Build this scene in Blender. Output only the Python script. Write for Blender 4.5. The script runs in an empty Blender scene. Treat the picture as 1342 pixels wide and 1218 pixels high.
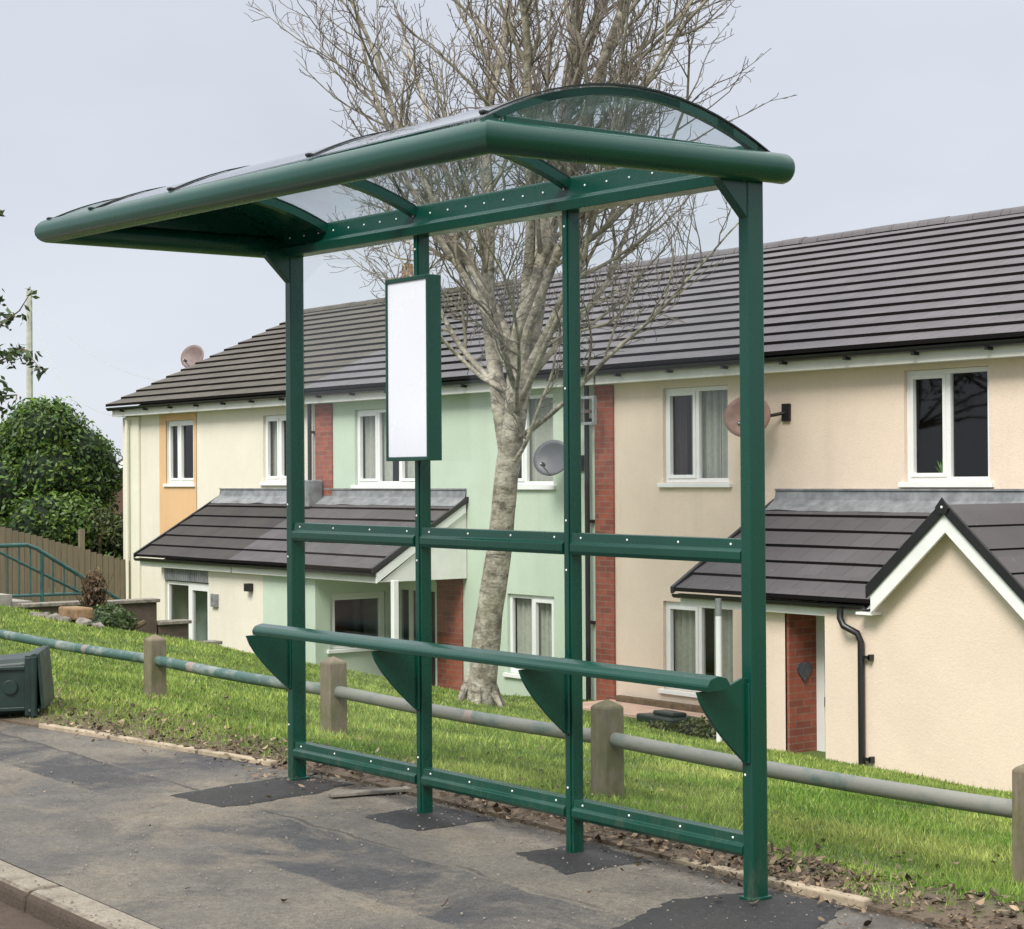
import bpy, bmesh, math, random
import numpy as np
from mathutils import Vector, Matrix, noise
random.seed(7); rng = np.random.default_rng(11)
S = bpy.context.scene; COL = S.collection
R = math.radians
ORI = Vector((0, 0, 0))

# ------------------------------------------------------------------ object helpers
def tag(o, label=None, cat=None, group=None, kind=None):
    if label: o['label'] = label
    if cat: o['category'] = cat
    if group: o['group'] = group
    if kind: o['kind'] = kind
    return o

def thing(name, loc, label, cat, group=None):
    o = bpy.data.objects.new(name, None); COL.objects.link(o)
    o.location = loc; o.empty_display_size = .1
    return tag(o, label, cat, group)

def absloc(o):
    v = Vector(o.location)
    return v if o.parent is None else v + o.matrix_parent_inverse.translation + absloc(o.parent)

class MB:
    """collects polygons in world coordinates; build() links them as one mesh object"""
    def __init__(s): s.v = []; s.f = []; s.m = []
    def poly(s, pts, m=0):
        n = len(s.v); s.v += [tuple(p) for p in pts]; s.f.append(tuple(range(n, n+len(pts)))); s.m.append(m); return s
    def box(s, x0, x1, y0, y1, z0, z1, m=0):
        n = len(s.v)
        s.v += [(x0,y0,z0),(x1,y0,z0),(x1,y1,z0),(x0,y1,z0),(x0,y0,z1),(x1,y0,z1),(x1,y1,z1),(x0,y1,z1)]
        for q in ((3,2,1,0),(4,5,6,7),(0,1,5,4),(1,2,6,5),(2,3,7,6),(3,0,4,7)):
            s.f.append(tuple(n+i for i in q)); s.m.append(m)
        return s
    def hexa(s, p, m=0):
        n = len(s.v); s.v += [tuple(q) for q in p]
        for q in ((3,2,1,0),(4,5,6,7),(0,1,5,4),(1,2,6,5),(2,3,7,6),(3,0,4,7)):
            s.f.append(tuple(n+i for i in q)); s.m.append(m)
        return s
    def prism(s, prof, axis, a0, a1, m=0):
        """prof: list of 2-D points; axis 'x': (y,z) extruded over x; 'y': (x,z); 'z': (x,y). a0/a1 may be functions of the point"""
        g = lambda a, p: a(p) if callable(a) else a
        def P(p, a):
            a = g(a, p)
            return {'x': (a, p[0], p[1]), 'y': (p[0], a, p[1]), 'z': (p[0], p[1], a)}[axis]
        n = len(s.v); k = len(prof)
        s.v += [P(p, a0) for p in prof] + [P(p, a1) for p in prof]
        for i in range(k):
            j = (i+1) % k; s.f.append((n+i, n+j, n+k+j, n+k+i)); s.m.append(m)
        s.f.append(tuple(n+i for i in reversed(range(k)))); s.m.append(m)
        s.f.append(tuple(n+k+i for i in range(k))); s.m.append(m)
        return s
    def tube(s, pts, rad, n=6, cap=True, m=0):
        pts = [Vector(p) for p in pts]; k = len(pts)
        if not hasattr(rad, '__len__'): rad = [rad]*k
        b = len(s.v); ref = None
        for i, p in enumerate(pts):
            t = (pts[min(i+1, k-1)] - pts[max(i-1, 0)]).normalized()
            if ref is None:
                ref = t.orthogonal().normalized()
            ref = (ref - t*ref.dot(t))
            ref = ref.normalized() if ref.length > 1e-6 else t.orthogonal().normalized()
            bi = t.cross(ref)
            for j in range(n):
                a = 2*math.pi*j/n
                s.v.append(tuple(p + (ref*math.cos(a) + bi*math.sin(a))*rad[i]))
        for i in range(k-1):
            for j in range(n):
                j2 = (j+1) % n
                s.f.append((b+i*n+j, b+i*n+j2, b+(i+1)*n+j2, b+(i+1)*n+j)); s.m.append(m)
        if cap:
            s.f.append(tuple(b+j for j in reversed(range(n)))); s.m.append(m)
            s.f.append(tuple(b+(k-1)*n+j for j in range(n))); s.m.append(m)
        return s
    def ball(s, c, r, nu=8, nv=5, sc=(1,1,1), m=0):
        b = len(s.v); c = Vector(c)
        for i in range(nv+1):
            th = math.pi*i/nv
            for j in range(nu):
                ph = 2*math.pi*j/nu
                s.v.append((c.x+r*sc[0]*math.sin(th)*math.cos(ph), c.y+r*sc[1]*math.sin(th)*math.sin(ph), c.z+r*sc[2]*math.cos(th)))
        for i in range(nv):
            for j in range(nu):
                j2 = (j+1) % nu
                s.f.append((b+i*nu+j, b+(i+1)*nu+j, b+(i+1)*nu+j2, b+i*nu+j2)); s.m.append(m)
        return s
    def build(s, name, mats, parent=None, smooth=False, bevel=0, fix=True, off=None):
        me = bpy.data.meshes.new(name)
        o = bpy.data.objects.new(name, me); COL.objects.link(o)
        if not isinstance(mats, (list, tuple)): mats = [mats]
        me.from_pydata(s.v, [], s.f)
        me.polygons.foreach_set('material_index', s.m)
        for mm in mats: me.materials.append(mm)
        if fix or smooth:
            bm = bmesh.new(); bm.from_mesh(me)
            if smooth: bmesh.ops.remove_doubles(bm, verts=bm.verts, dist=1e-5)
            bmesh.ops.recalc_face_normals(bm, faces=bm.faces); bm.to_mesh(me); bm.free()
        if smooth:
            me.polygons.foreach_set('use_smooth', [True]*len(me.polygons))
            try: me.set_sharp_from_angle(angle=R(40))
            except Exception: pass
        if bevel:
            b = o.modifiers.new('bevel', 'BEVEL'); b.width = bevel; b.segments = 2; b.limit_method = 'ANGLE'; b.angle_limit = R(40)
        if off is not None:
            me.transform(Matrix.Translation(-Vector(off))); o.location = off
        if parent is not None:
            o.parent = parent
            if off is None: o.matrix_parent_inverse = Matrix.Translation(-absloc(parent))
            else: o.location = Vector(off) - absloc(parent)
        return o

def npmesh(name, verts, k, mat, cols=None, parent=None):
    """verts (N*k,3): N separate k-gons"""
    nv = len(verts); nf = nv//k
    me = bpy.data.meshes.new(name)
    me.vertices.add(nv); me.vertices.foreach_set('co', verts.astype(np.float32).ravel())
    me.loops.add(nv); me.loops.foreach_set('vertex_index', np.arange(nv, dtype=np.int32))
    me.polygons.add(nf); me.polygons.foreach_set('loop_start', np.arange(0, nv, k, dtype=np.int32))
    me.update(calc_edges=True)
    if cols is not None:
        a = me.color_attributes.new('Col', 'FLOAT_COLOR', 'POINT')
        a.data.foreach_set('color', cols.astype(np.float32).ravel())
    me.materials.append(mat)
    o = bpy.data.objects.new(name, me); COL.objects.link(o)
    if parent is not None:
        o.parent = parent; o.matrix_parent_inverse = Matrix.Translation(-absloc(parent))
    return o

# ------------------------------------------------------------------ material helpers
class NT:
    def __init__(s, name):
        s.mat = bpy.data.materials.new(name); s.mat.use_nodes = True
        s.t = s.mat.node_tree; s.b = s.t.nodes['Principled BSDF']; s.out = s.t.nodes['Material Output']
        s.tc = s.t.nodes.new('ShaderNodeTexCoord')
    def n(s, kind, **kw):
        nd = s.t.nodes.new('ShaderNode'+kind)
        for k, v in kw.items():
            if k[0] == '_': setattr(nd, k[1:], v)
            else: nd.inputs[k.replace('__', ' ')].default_value = v
        return nd
    def l(s, a, b): s.t.links.new(a, b)
    def noise(s, scale, detail=4, rough=.6, vec=None, mapping=None, dist=0):
        nd = s.n('TexNoise', Scale=scale, Detail=detail, Roughness=rough, Distortion=dist)
        src = vec or s.tc.outputs['Object']
        if mapping:
            mp = s.n('Mapping'); mp.inputs['Scale'].default_value = mapping; s.l(src, mp.inputs[0]); src = mp.outputs[0]
        s.l(src, nd.inputs['Vector']); return nd.outputs['Fac']
    def ramp(s, fac, stops):
        nd = s.n('ValToRGB'); e = nd.color_ramp.elements
        while len(e) < len(stops): e.new(.5)
        for el, (p, c) in zip(e, stops):
            el.position = p; el.color = (c, c, c, 1) if not hasattr(c, '__len__') else (*c, 1)
        s.l(fac, nd.inputs[0]); return nd.outputs[0]
    def mix(s, fac, a, b, mode='MIX'):
        nd = s.n('Mix', _data_type='RGBA', _blend_type=mode)
        for sock, v in ((nd.inputs[0], fac), (nd.inputs[6], a), (nd.inputs[7], b)):
            if hasattr(v, 'is_linked'): s.l(v, sock)
            elif hasattr(v, '__len__'): sock.default_value = (*v, 1)
            else: sock.default_value = v
        return nd.outputs[2]
    def math(s, op, a, b=None, c=None):
        nd = s.n('Math', _operation=op)
        for i, v in enumerate((a, b, c)):
            if v is None: continue
            if hasattr(v, 'is_linked'): s.l(v, nd.inputs[i])
            else: nd.inputs[i].default_value = v
        return nd.outputs[0]
    def bump(s, h, strength=.3, dist=.01):
        nd = s.n('Bump', Strength=strength, Distance=dist); s.l(h, nd.inputs['Height']); s.l(nd.outputs[0], s.b.inputs['Normal'])
    def xyz(s, vec=None):
        nd = s.n('SeparateXYZ'); s.l(vec or s.tc.outputs['Object'], nd.inputs[0]); return nd.outputs
    def col(s, c):
        if hasattr(c, 'is_linked'): s.l(c, s.b.inputs['Base Color'])
        else: s.b.inputs['Base Color'].default_value = (*c, 1)
    def rough(s, r):
        if hasattr(r, 'is_linked'): s.l(r, s.b.inputs['Roughness'])
        else: s.b.inputs['Roughness'].default_value = r

def simple(name, c, rough=.6, var=.15, scale=6, metal=0, bump=0, spec=.5, coat=0, bscale=60):
    m = NT(name); f = m.noise(scale, 5, .6)
    lo = tuple(x*(1-var) for x in c); hi = tuple(min(1, x*(1+var)) for x in c)
    m.col(m.ramp(f, [(.3, lo), (.7, hi)])); m.rough(m.ramp(m.noise(scale*2.3, 4), [(.3, max(.02, rough-.08)), (.7, rough+.08)]))
    m.b.inputs['Metallic'].default_value = metal; m.b.inputs['Specular IOR Level'].default_value = spec
    m.b.inputs['Coat Weight'].default_value = coat
    if bump: m.bump(m.noise(bscale, 4), bump, .01)
    return m.mat

M = {}
m = NT('green_powder_coat'); o = m.xyz()
gc = m.ramp(m.noise(2.5, 5, .6), [(.3, (.0005, .042, .0265)), (.7, (.0007, .052, .033))])
dustf = m.math('MULTIPLY', m.ramp(m.noise(16, 6, .75, mapping=(1, 1, .25)), [(.50, 0.0), (.72, 1.0)]), m.ramp(o[2], [(.08, .5), (.34, .06), (1.0, .02)]))
gc = m.mix(dustf, gc, (.13, .115, .09)); m.col(gc)
m.rough(m.ramp(m.noise(9, 5, .7), [(.35, .24), (.7, .36)])); m.b.inputs['Specular IOR Level'].default_value = .40; m.b.inputs['Coat Weight'].default_value = .25; m.b.inputs['Coat Roughness'].default_value = .25; M['green'] = m.mat
M['white_pvc'] = simple('white_pvc', (.78, .79, .78), .35, .05, 2)
M['white_wood'] = simple('white_painted_board', (.74, .74, .70), .5, .08, 3)
M['sign_face'] = simple('white_sign_face', (.80, .81, .86), .25, .02, 2)
M['black'] = simple('black_gutter_plastic', (.012, .012, .014), .35, .2, 3)
M['rivet'] = simple('bright_rivet', (.75, .78, .75), .35, .05, 30)
M['lead'] = simple('lead_flashing', (.20, .21, .22), .5, .35, 7, bump=.35, bscale=14)
M['galv'] = simple('galvanised_steel', (.33, .35, .35), .45, .2, 20, metal=.6)
M['gap'] = simple('painted_tile_shadow', (.012, .011, .011), 1.0, .1, 20, spec=0)  # near-black risers: shadow line under each tile course put into the colour
M['rubber'] = simple('dark_rubber_trim', (.01, .014, .013), .4, .1, 20)
M['dish_grey'] = simple('grey_dish', (.085, .09, .10), .5, .15, 6)
M['dish_rust'] = simple('rusty_dish', (.23, .135, .10), .65, .3, 9)
M['dish_brown'] = simple('brown_dish', (.17, .125, .115), .55, .25, 7)
M['interior'] = simple('painted_room_shade', (.03, .03, .032), .9, .3, 2)  # dark back planes: shade of the unlit rooms put into the colour
M['curtain'] = simple('net_curtain', (.52, .52, .46), .9, .12, 20)
M['dark_curtain'] = simple('dark_curtain', (.05, .03, .03), .9, .2, 20)
M['door_white'] = simple('white_door', (.72, .74, .72), .4, .05, 3)
M['door_dark'] = simple('dark_timber_door', (.05, .035, .028), .5, .3, 6)
M['bin'] = simple('dark_green_plastic', (.009, .024, .020), .42, .3, 7, bump=.1, bscale=120)
M['sandstone'] = simple('orange_sandstone', (.26, .165, .085), .9, .4, 9, bump=.6, bscale=22)
M['rubble'] = simple('rubble_stone', (.20, .18, .15), .9, .5, 12, bump=.6, bscale=22)
M['pink_render'] = simple('pink_render', (.52, .36, .28), .9, .15, 6)
M['plaque'] = simple('slate_plaque', (.06, .07, .08), .5, .6, 40)
M['green_rail'] = simple('green_railing_paint', (.02, .075, .065), .4, .3, 9)
M['twig_brown'] = simple('dry_stem', (.13, .09, .05), .9, .4, 14)
M['pole'] = simple('weathered_pole', (.38, .39, .32), .9, .25, 4)

def glass_mat(name, tint, refl=1.0, f0=.04):
    """thin sheet: clear, with a Schlick reflection that is the same from both sides"""
    m = NT(name); t = m.t; t.nodes.remove(m.b)
    tr = m.n('BsdfTransparent'); tr.inputs[0].default_value = (*tint, 1)
    gl = m.n('BsdfGlossy', Roughness=.03); gl.inputs[0].default_value = (refl, refl, refl, 1)
    ge = m.n('NewGeometry'); dt = m.n('VectorMath', _operation='DOT_PRODUCT'); m.l(ge.outputs['Normal'], dt.inputs[0]); m.l(ge.outputs['Incoming'], dt.inputs[1])
    c = m.math('SUBTRACT', 1.0, m.math('ABSOLUTE', dt.outputs['Value'])); fr = m.math('MULTIPLY_ADD', m.math('POWER', c, 5.0), 1-f0, f0)
    mx = m.n('MixShader'); m.l(fr, mx.inputs[0]); m.l(tr.outputs[0], mx.inputs[1]); m.l(gl.outputs[0], mx.inputs[2])
    m.l(mx.outputs[0], m.out.inputs[0]); return m.mat
M['glass'] = glass_mat('clear_polycarbonate', (.975, .985, .98), 1, .012)
M['roof_glass'] = glass_mat('roof_polycarbonate', (.93, .945, .955), 1, .03)
M['window_glass'] = glass_mat('window_glass', (.80, .83, .82), .9, .05)

def render_mat(name, c, stain=(.30, .28, .22), amt=.34):
    m = NT(name); o = m.xyz()
    big = m.noise(.6, 5, .6); streak = m.noise(1.0, 5, .65, mapping=(2.2, 2.2, .22)); fine = m.noise(28, 5, .7)
    base = m.ramp(big, [(.3, tuple(x*.90 for x in c)), (.7, tuple(min(.95, x*1.05) for x in c))])
    f = m.ramp(streak, [(.52, 0.0), (.8, amt)])
    low = m.ramp(m.math('MULTIPLY_ADD', o[2], -.35, .1), [(.2, 0.0), (.9, .35)])   # damp low down
    f2 = m.math('MAXIMUM', f, m.math('MULTIPLY', low, m.ramp(m.noise(1.7, 5), [(.35, 0.0), (.65, 1.0)])))
    colr = m.mix(f2, base, tuple(a*.5+b*.45 for a, b in zip(c, stain)))
    colr = m.mix(.16, colr, m.ramp(fine, [(.3, .55), (.7, 1.0)]), 'MULTIPLY')
    m.col(colr); m.rough(.92); m.bump(m.noise(55, 5, .75), .5, .01); return m.mat
M['cream'] = render_mat('cream_render', (.735, .695, .58), amt=.42)
M['cream_pale'] = render_mat('pale_cream_render', (.74, .72, .59), amt=.3)
M['mint'] = render_mat('mint_green_render', (.52, .62, .50))
M['peach'] = render_mat('peach_render', (.79, .655, .53), (.4, .33, .25))
M['orange'] = render_mat('orange_render', (.68, .44, .23))

def brick_mat(name, c1, c2, mortar, scale=1.0):
    m = NT(name); o = m.xyz()
    cx = m.n('CombineXYZ'); m.l(m.math('ADD', o[0], o[1]), cx.inputs[0]); m.l(o[2], cx.inputs[1])
    b = m.n('TexBrick', Scale=1.0); m.l(cx.outputs[0], b.inputs['Vector'])
    b.inputs['Brick Width'].default_value = .225*scale; b.inputs['Row Height'].default_value = .075*scale
    b.inputs['Mortar Size'].default_value = .006; b.inputs['Mortar Smooth'].default_value = .3; b.inputs['Bias'].default_value = -.1
    b.inputs['Color1'].default_value = (*c1, 1); b.inputs['Color2'].default_value = (*c2, 1); b.inputs['Mortar'].default_value = (*mortar, 1)
    m.col(m.mix(.5, b.outputs[0], m.ramp(m.noise(9, 5), [(.3, .45), (.7, 1.0)]), 'MULTIPLY')); m.rough(.9)
    m.bump(b.outputs['Fac'], -.6, .01); return m.mat
M['brick'] = brick_mat('red_brick', (.36, .10, .06), (.22, .065, .045), (.26, .17, .13))
M['brick_brown'] = brick_mat('brown_wall_brick', (.12, .08, .06), (.08, .06, .045), (.10, .085, .07))
M['brick_far'] = brick_mat('far_brick', (.14, .06, .04), (.10, .05, .04), (.13, .10, .08))

def tile_mat(name, c, moss=0.0, mossc=(.10, .095, .05)):
    m = NT(name); o = m.xyz()
    row = m.math('FLOOR', m.math('DIVIDE', o[2], .137)); 
    sh = m.math('MULTIPLY', m.math('MODULO', row, 2), .165)
    u = m.math('DIVIDE', m.math('ADD', o[0], sh), .33)
    cx = m.n('CombineXYZ'); m.l(m.math('FLOOR', u), cx.inputs[0]); m.l(row, cx.inputs[1])
    wn = m.n('TexWhiteNoise', _noise_dimensions='2D'); m.l(cx.outputs[0], wn.inputs['Vector'])
    fr = m.math('FRACT', u); edge = m.math('LESS_THAN', m.math('ABSOLUTE', m.math('SUBTRACT', fr, .5)), .485)
    base = m.ramp(wn.outputs[0], [(0, tuple(x*.91 for x in c)), (1, tuple(x*1.09 for x in c))])
    base = m.mix(.55, base, m.ramp(m.noise(1.3, 6, .65), [(.3, .68), (.7, 1.0)]), 'MULTIPLY')
    base = m.mix(m.ramp(edge, [(0, .65), (1, 0.0)]), base, (.02, .02, .02))
    if moss:
        f = m.ramp(m.noise(2.6, 7, .72, mapping=(1, .6, .6)), [(.40, 0.0), (.66, moss)])
        base = m.mix(f, base, mossc)
    lich = m.ramp(m.noise(11, 3, .5), [(.69, 0.0), (.74, .5)])
    base = m.mix(lich, base, tuple(x*1.9 for x in c))
    m.col(base); m.rough(.85); m.bump(m.noise(45, 4), .3, .01); return m.mat
M['tile'] = tile_mat('grey_roof_tile', (.125, .116, .122))
M['tile_old'] = tile_mat('mossy_roof_tile', (.100, .086, .070), .9, (.050, .048, .030))
M['tile_dark'] = tile_mat('dark_porch_tile', (.040, .036, .036), .35, (.075, .07, .048))
M['tile_porch'] = tile_mat('porch_roof_tile', (.090, .082, .086))

# ------------------------------------------------------------------ terrain functions
def z0(x): return .047 - .0125*x
def edge(x): return .2 if x > -2.8 else max(.2 + .19*(x+2.8), -.45)
def ss(a, b, x):
    t = min(1, max(0, (x-a)/(b-a))); return t*t*(3-2*t)
def bank(x, y):
    e = 1.15 + .85*ss(-9, -19, x)
    t = (y-.4)/9.4; t = min(max(t, 0), 1)
    z = z0(x) - (1.62+.24*ss(-13, -18, x))*t**e
    if y < .4: z += .012 + .018*ss(edge(x), edge(x)+.25, y)
    else: z += .03*ss(.9, .4, y)
    n = noise.noise(Vector((x*.7, y*.7, 0)))*.035 + noise.noise(Vector((x*3, y*3, 5)))*.012
    return z + n*ss(edge(x), edge(x)+.5, y)*ss(11, 9, y)

# ------------------------------------------------------------------ the setting
def asphalt(name, ca, cb, patches=False, spec=.3):
    m = NT(name); o = m.xyz()
    big = m.noise(.9, 6, .62, dist=.4); mid = m.noise(4.5, 6, .65); fine = m.noise(170, 3, .6); grit = m.noise(60, 3, .6)
    c = m.mix(m.ramp(big, [(.36, 0.0), (.62, 1.0)]), ca, cb)
    c = m.mix(.55, c, m.ramp(mid, [(.3, .55), (.7, 1.0)]), 'MULTIPLY')
    if patches:
        # old trench reinstatements: bands along the path with ragged edges
        wob = m.math('MULTIPLY_ADD', m.noise(5, 4), .10, -.05)
        y = m.math('ADD', o[1], wob); x = m.math('ADD', o[0], m.math('MULTIPLY_ADD', m.noise(4, 4), .3, -.15))
        def band(v, a, b, s=.015):
            lo = m.ramp(m.math('DIVIDE', m.math('SUBTRACT', v, a), s), [(0, 0.0), (1, 1.0)])
            hi = m.ramp(m.math('DIVIDE', m.math('SUBTRACT', b, v), s), [(0, 0.0), (1, 1.0)])
            return m.math('MULTIPLY', lo, hi)
        t1 = m.math('MULTIPLY', band(y, -1.00, -.50), band(x, -2.35, .9, .25))
        t2 = m.math('MULTIPLY', band(y, -.86, -.47), band(x, -9, -3.1, .12))
        t3 = m.math('MULTIPLY', band(y, -.46, .3), band(x, -4.1, -3.15, .3))
        mot = m.ramp(m.noise(2.6, 6, .7, dist=.5), [(.36, .2), (.56, 1.0)]); damp = m.ramp(m.noise(1.25, 5, .65, dist=1.0), [(.50, 0.0), (.60, .8)])
        tt = m.math('MAXIMUM', m.math('MULTIPLY', m.math('MAXIMUM', m.math('MAXIMUM', t1, t2), t3), mot), m.math('MULTIPLY', damp, .55))
        c = m.mix(m.math('MULTIPLY', tt, .88), c, (.052, .053, .058))
        # dusty tan bloom
        dust = m.ramp(m.noise(1.7, 6, .7, mapping=(1, 1.6, 1), dist=.8), [(.53, 0.0), (.70, .6)])
        c = m.mix(dust, c, (.29, .24, .17))
        # seams
        def seam(v, a, w): return m.math('LESS_THAN', m.math('ABSOLUTE', m.math('SUBTRACT', v, a)), w)
        sm = m.math('MAXIMUM', seam(y, -.48, .011), m.math('MULTIPLY', seam(y, -1.01, .006), 0.0))
        c = m.mix(m.math('MULTIPLY', m.math('MULTIPLY', sm, m.ramp(m.noise(2.2, 4), [(.42, .1), (.55, 1.0)])), .6), c, (.03, .027, .024))
        soil = m.ramp(m.math('ADD', o[1], m.math('MULTIPLY', m.noise(3.5, 6, .7), .9)), [(.52, 0.0), (.72, .85)])
        c = m.mix(soil, c, (.062, .045, .030))
    c = m.mix(.8, c, m.ramp(fine, [(.32, .38), (.60, 1.0)]), 'MULTIPLY')
    c = m.mix(.55, c, m.ramp(m.noise(38, 5, .75), [(.36, .45), (.60, 1.0)]), 'MULTIPLY')
    c = m.mix(m.ramp(m.noise(13, 6, .75), [(.60, 0.0), (.72, .45)]), c, (.045, .040, .034))
    chip = m.ramp(m.noise(95, 2, .5), [(.70, 0.0), (.74, .7)])
    c = m.mix(chip, c, (.30, .28, .25))
    m.col(c); m.rough(m.ramp(big, [(.35, .55), (.65, .92)])); m.b.inputs['Specular IOR Level'].default_value = spec
    m.bump(m.mix(.5, fine, grit), .7, .006); return m.mat
M['pave'] = asphalt('footway_asphalt', (.140, .128, .110), (.262, .232, .184), True)
M['road'] = asphalt('road_asphalt', (.17, .15, .13), (.27, .24, .20))
M['fresh'] = asphalt('fresh_asphalt', (.018, .018, .020), (.048, .046, .044), spec=.4)
m = NT('kerb_concrete'); o = m.xyz()
kc = m.mix(m.noise(3.5, 6, .7), (.19, .165, .125), (.42, .37, .295)); kc = m.mix(.6, kc, m.ramp(m.noise(60, 4, .7), [(.3, .45), (.65, 1.0)]), 'MULTIPLY')
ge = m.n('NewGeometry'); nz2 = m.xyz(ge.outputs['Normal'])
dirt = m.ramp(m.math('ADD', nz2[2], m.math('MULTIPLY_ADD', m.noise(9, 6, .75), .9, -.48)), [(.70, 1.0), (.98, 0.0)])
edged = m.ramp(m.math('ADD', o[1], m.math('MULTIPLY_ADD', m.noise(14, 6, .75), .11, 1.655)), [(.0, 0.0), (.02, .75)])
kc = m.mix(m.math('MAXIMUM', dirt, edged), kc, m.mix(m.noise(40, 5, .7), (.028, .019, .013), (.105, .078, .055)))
m.col(kc); m.rough(.95); m.bump(m.noise(70, 5, .7), .9, .01); M['kerb'] = m.mat
M['edging'] = simple('edging_concrete', (.33, .27, .19), .9, .35, 9, bump=.5, bscale=60)
M['concrete'] = simple('path_concrete', (.27, .25, .22), .9, .3, 4, bump=.3)

def grid(name, xs, ys, fz, mat, smooth=True):
    v = [(x, y, fz(x, y)) for y in ys for x in xs]; nx = len(xs)
    f = [(j*nx+i, j*nx+i+1, (j+1)*nx+i+1, (j+1)*nx+i) for j in range(len(ys)-1) for i in range(nx-1)]
    b = MB(); b.v = v; b.f = f; b.m = [0]*len(f)
    return b.build(name, mat, smooth=smooth, fix=False)

m = NT('grass_soil'); o = m.xyz()
soilc = m.mix(m.noise(14, 6, .7), (.045, .032, .022), (.20, .15, .10))
grc = m.mix(m.ramp(m.noise(2.5, 6, .7), [(.35, 0.0), (.65, 1.0)]), (.06, .11, .02), (.15, .22, .04))
grc = m.mix(.6, grc, m.ramp(m.noise(55, 4, .7), [(.3, .3), (.7, 1.0)]), 'MULTIPLY')
ga = m.ramp(m.math('ADD', m.math('MULTIPLY', o[1], .8), m.math('MULTIPLY', m.noise(3, 5, .7), .8)), [(.70, 0.0), (1.0, 1.0)])
m.col(m.mix(ga, soilc, grc)); m.rough(.95); m.bump(m.noise(30, 5, .7), .8, .03); M['bank'] = m.mat

fr = lambda a, b, n: [a+(b-a)*i/n for i in range(n+1)]
# large ground sheet to the horizon, below the bank's foot
g = MB(); g.poly([(-900, -900, -2.35), (900, -900, -2.35), (900, 900, -2.35), (-900, 900, -2.35)])
tag(g.build('ground', M['bank'], fix=False), kind='structure')
xs = fr(-62, -24, 50) + fr(-23.7, 4, 230) + fr(4.3, 30, 50)
ts = [0]+[(.02*i**1.30) for i in range(1, 140)]
b = MB(); rows = []
for t in ts:
    rows.append([(x, min(edge(x)+t, 12.4), 0) for x in xs])
rows = [[(x, y+.002, -1) for x, y, _ in rows[0]]] + [r for r in rows if max(p[1] for p in r) < 12.3] + [[(x, 12.4, 0) for x in xs], [(x, 60, 0) for x in xs]]
nx = len(xs)
for r in rows: b.v += [(x, y, bank(x, y)+.12*q) for x, y, q in r]
b.f = [(j*nx+i, j*nx+i+1, (j+1)*nx+i+1, (j+1)*nx+i) for j in range(len(rows)-1) for i in range(nx-1)]; b.m = [0]*len(b.f)
tag(b.build('grass_bank', M['bank'], smooth=True, fix=False), kind='structure')
tag(grid('pavement', fr(-62, 30, 184), fr(-1.715, .9, 6), lambda x, y: z0(x) if y < .3 else z0(x)-.02*(y-.3)/.6-.25*max(0, y-.5), M['pave']), kind='structure')
tag(grid('road', fr(-62, 30, 92), fr(-9.5, -1.80, 8), lambda x, y: z0(x)-.078 + .012*ss(-2.2, -9, y), M['road']), kind='structure')
tag(grid('far_pavement', fr(-62, 30, 46), fr(-13, -9.5, 2), lambda x, y: z0(x)-.0, M['pave']), kind='structure')
# kerb: stones of 0.915 m with a worn top
k = MB(); x = -40.
while x < 12:
    x1 = x+.915; q = random.uniform(-.002, .002)
    P = lambda xx, y, dz: (xx, y+q, z0(xx)+dz)
    a, c = x+.001, x1-.001
    prof = [(-1.71, -.2), (-1.71, .002), (-1.825, .002), (-1.848, -.018), (-1.862, -.2)]
    n = len(k.v)
    k.v += [P(a, *p) for p in prof] + [P(c, *p) for p in prof]
    for i in range(5):
        j = (i+1) % 5; k.f.append((n+i, n+j, n+5+j, n+5+i)); k.m.append(0)
    k.f.append(tuple(n+i for i in range(5))); k.f.append(tuple(n+5+i for i in range(5))); k.m += [0, 0]
    x = x1
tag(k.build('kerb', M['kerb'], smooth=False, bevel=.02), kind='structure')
# gutter silt strip
sil = NT('gutter_silt'); sil.col(sil.mix(sil.noise(20, 6, .7), (.03, .02, .014), (.11, .075, .05))); sil.rough(.95); sil.bump(sil.noise(90, 4, .7), .9, .01)
tag(grid('gutter', fr(-40, 12, 208), fr(-2.10, -1.855, 3), lambda x, y: z0(x)-.068+.006*noise.noise(Vector((x*5, y*9, 0))), sil.mat), kind='structure')
# back edging strips
e = MB()
for (xa, xb) in ((-5.15, -4.55), (-4.53, -3.85), (-3.83, -3.3)):
    ya, yb = edge(xa)+.02, edge(xb)+.02
    e.hexa([(xa, ya-.022, 0), (xb, yb-.022, 0), (xb, yb+.022, 0), (xa, ya+.022, 0), (xa, ya-.022, z0(xa)+.022), (xb, yb-.022, z0(xb)+.022), (xb, yb+.022, z0(xb)+.022), (xa, ya+.022, z0(xa)+.022)])
for (xa, xb) in ((-.62, .30),):
    e.hexa([(xa, .185, -.1), (xb, .185, -.1), (xb, .235, -.1), (xa, .235, -.1), (xa, .185, z0(xa)+.012), (xb, .185, z0(xb)+.03), (xb, .235, z0(xb)+.03), (xa, .235, z0(xa)+.012)])
tag(e.build('path_edging', M['edging'], bevel=.006), kind='structure')
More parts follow.
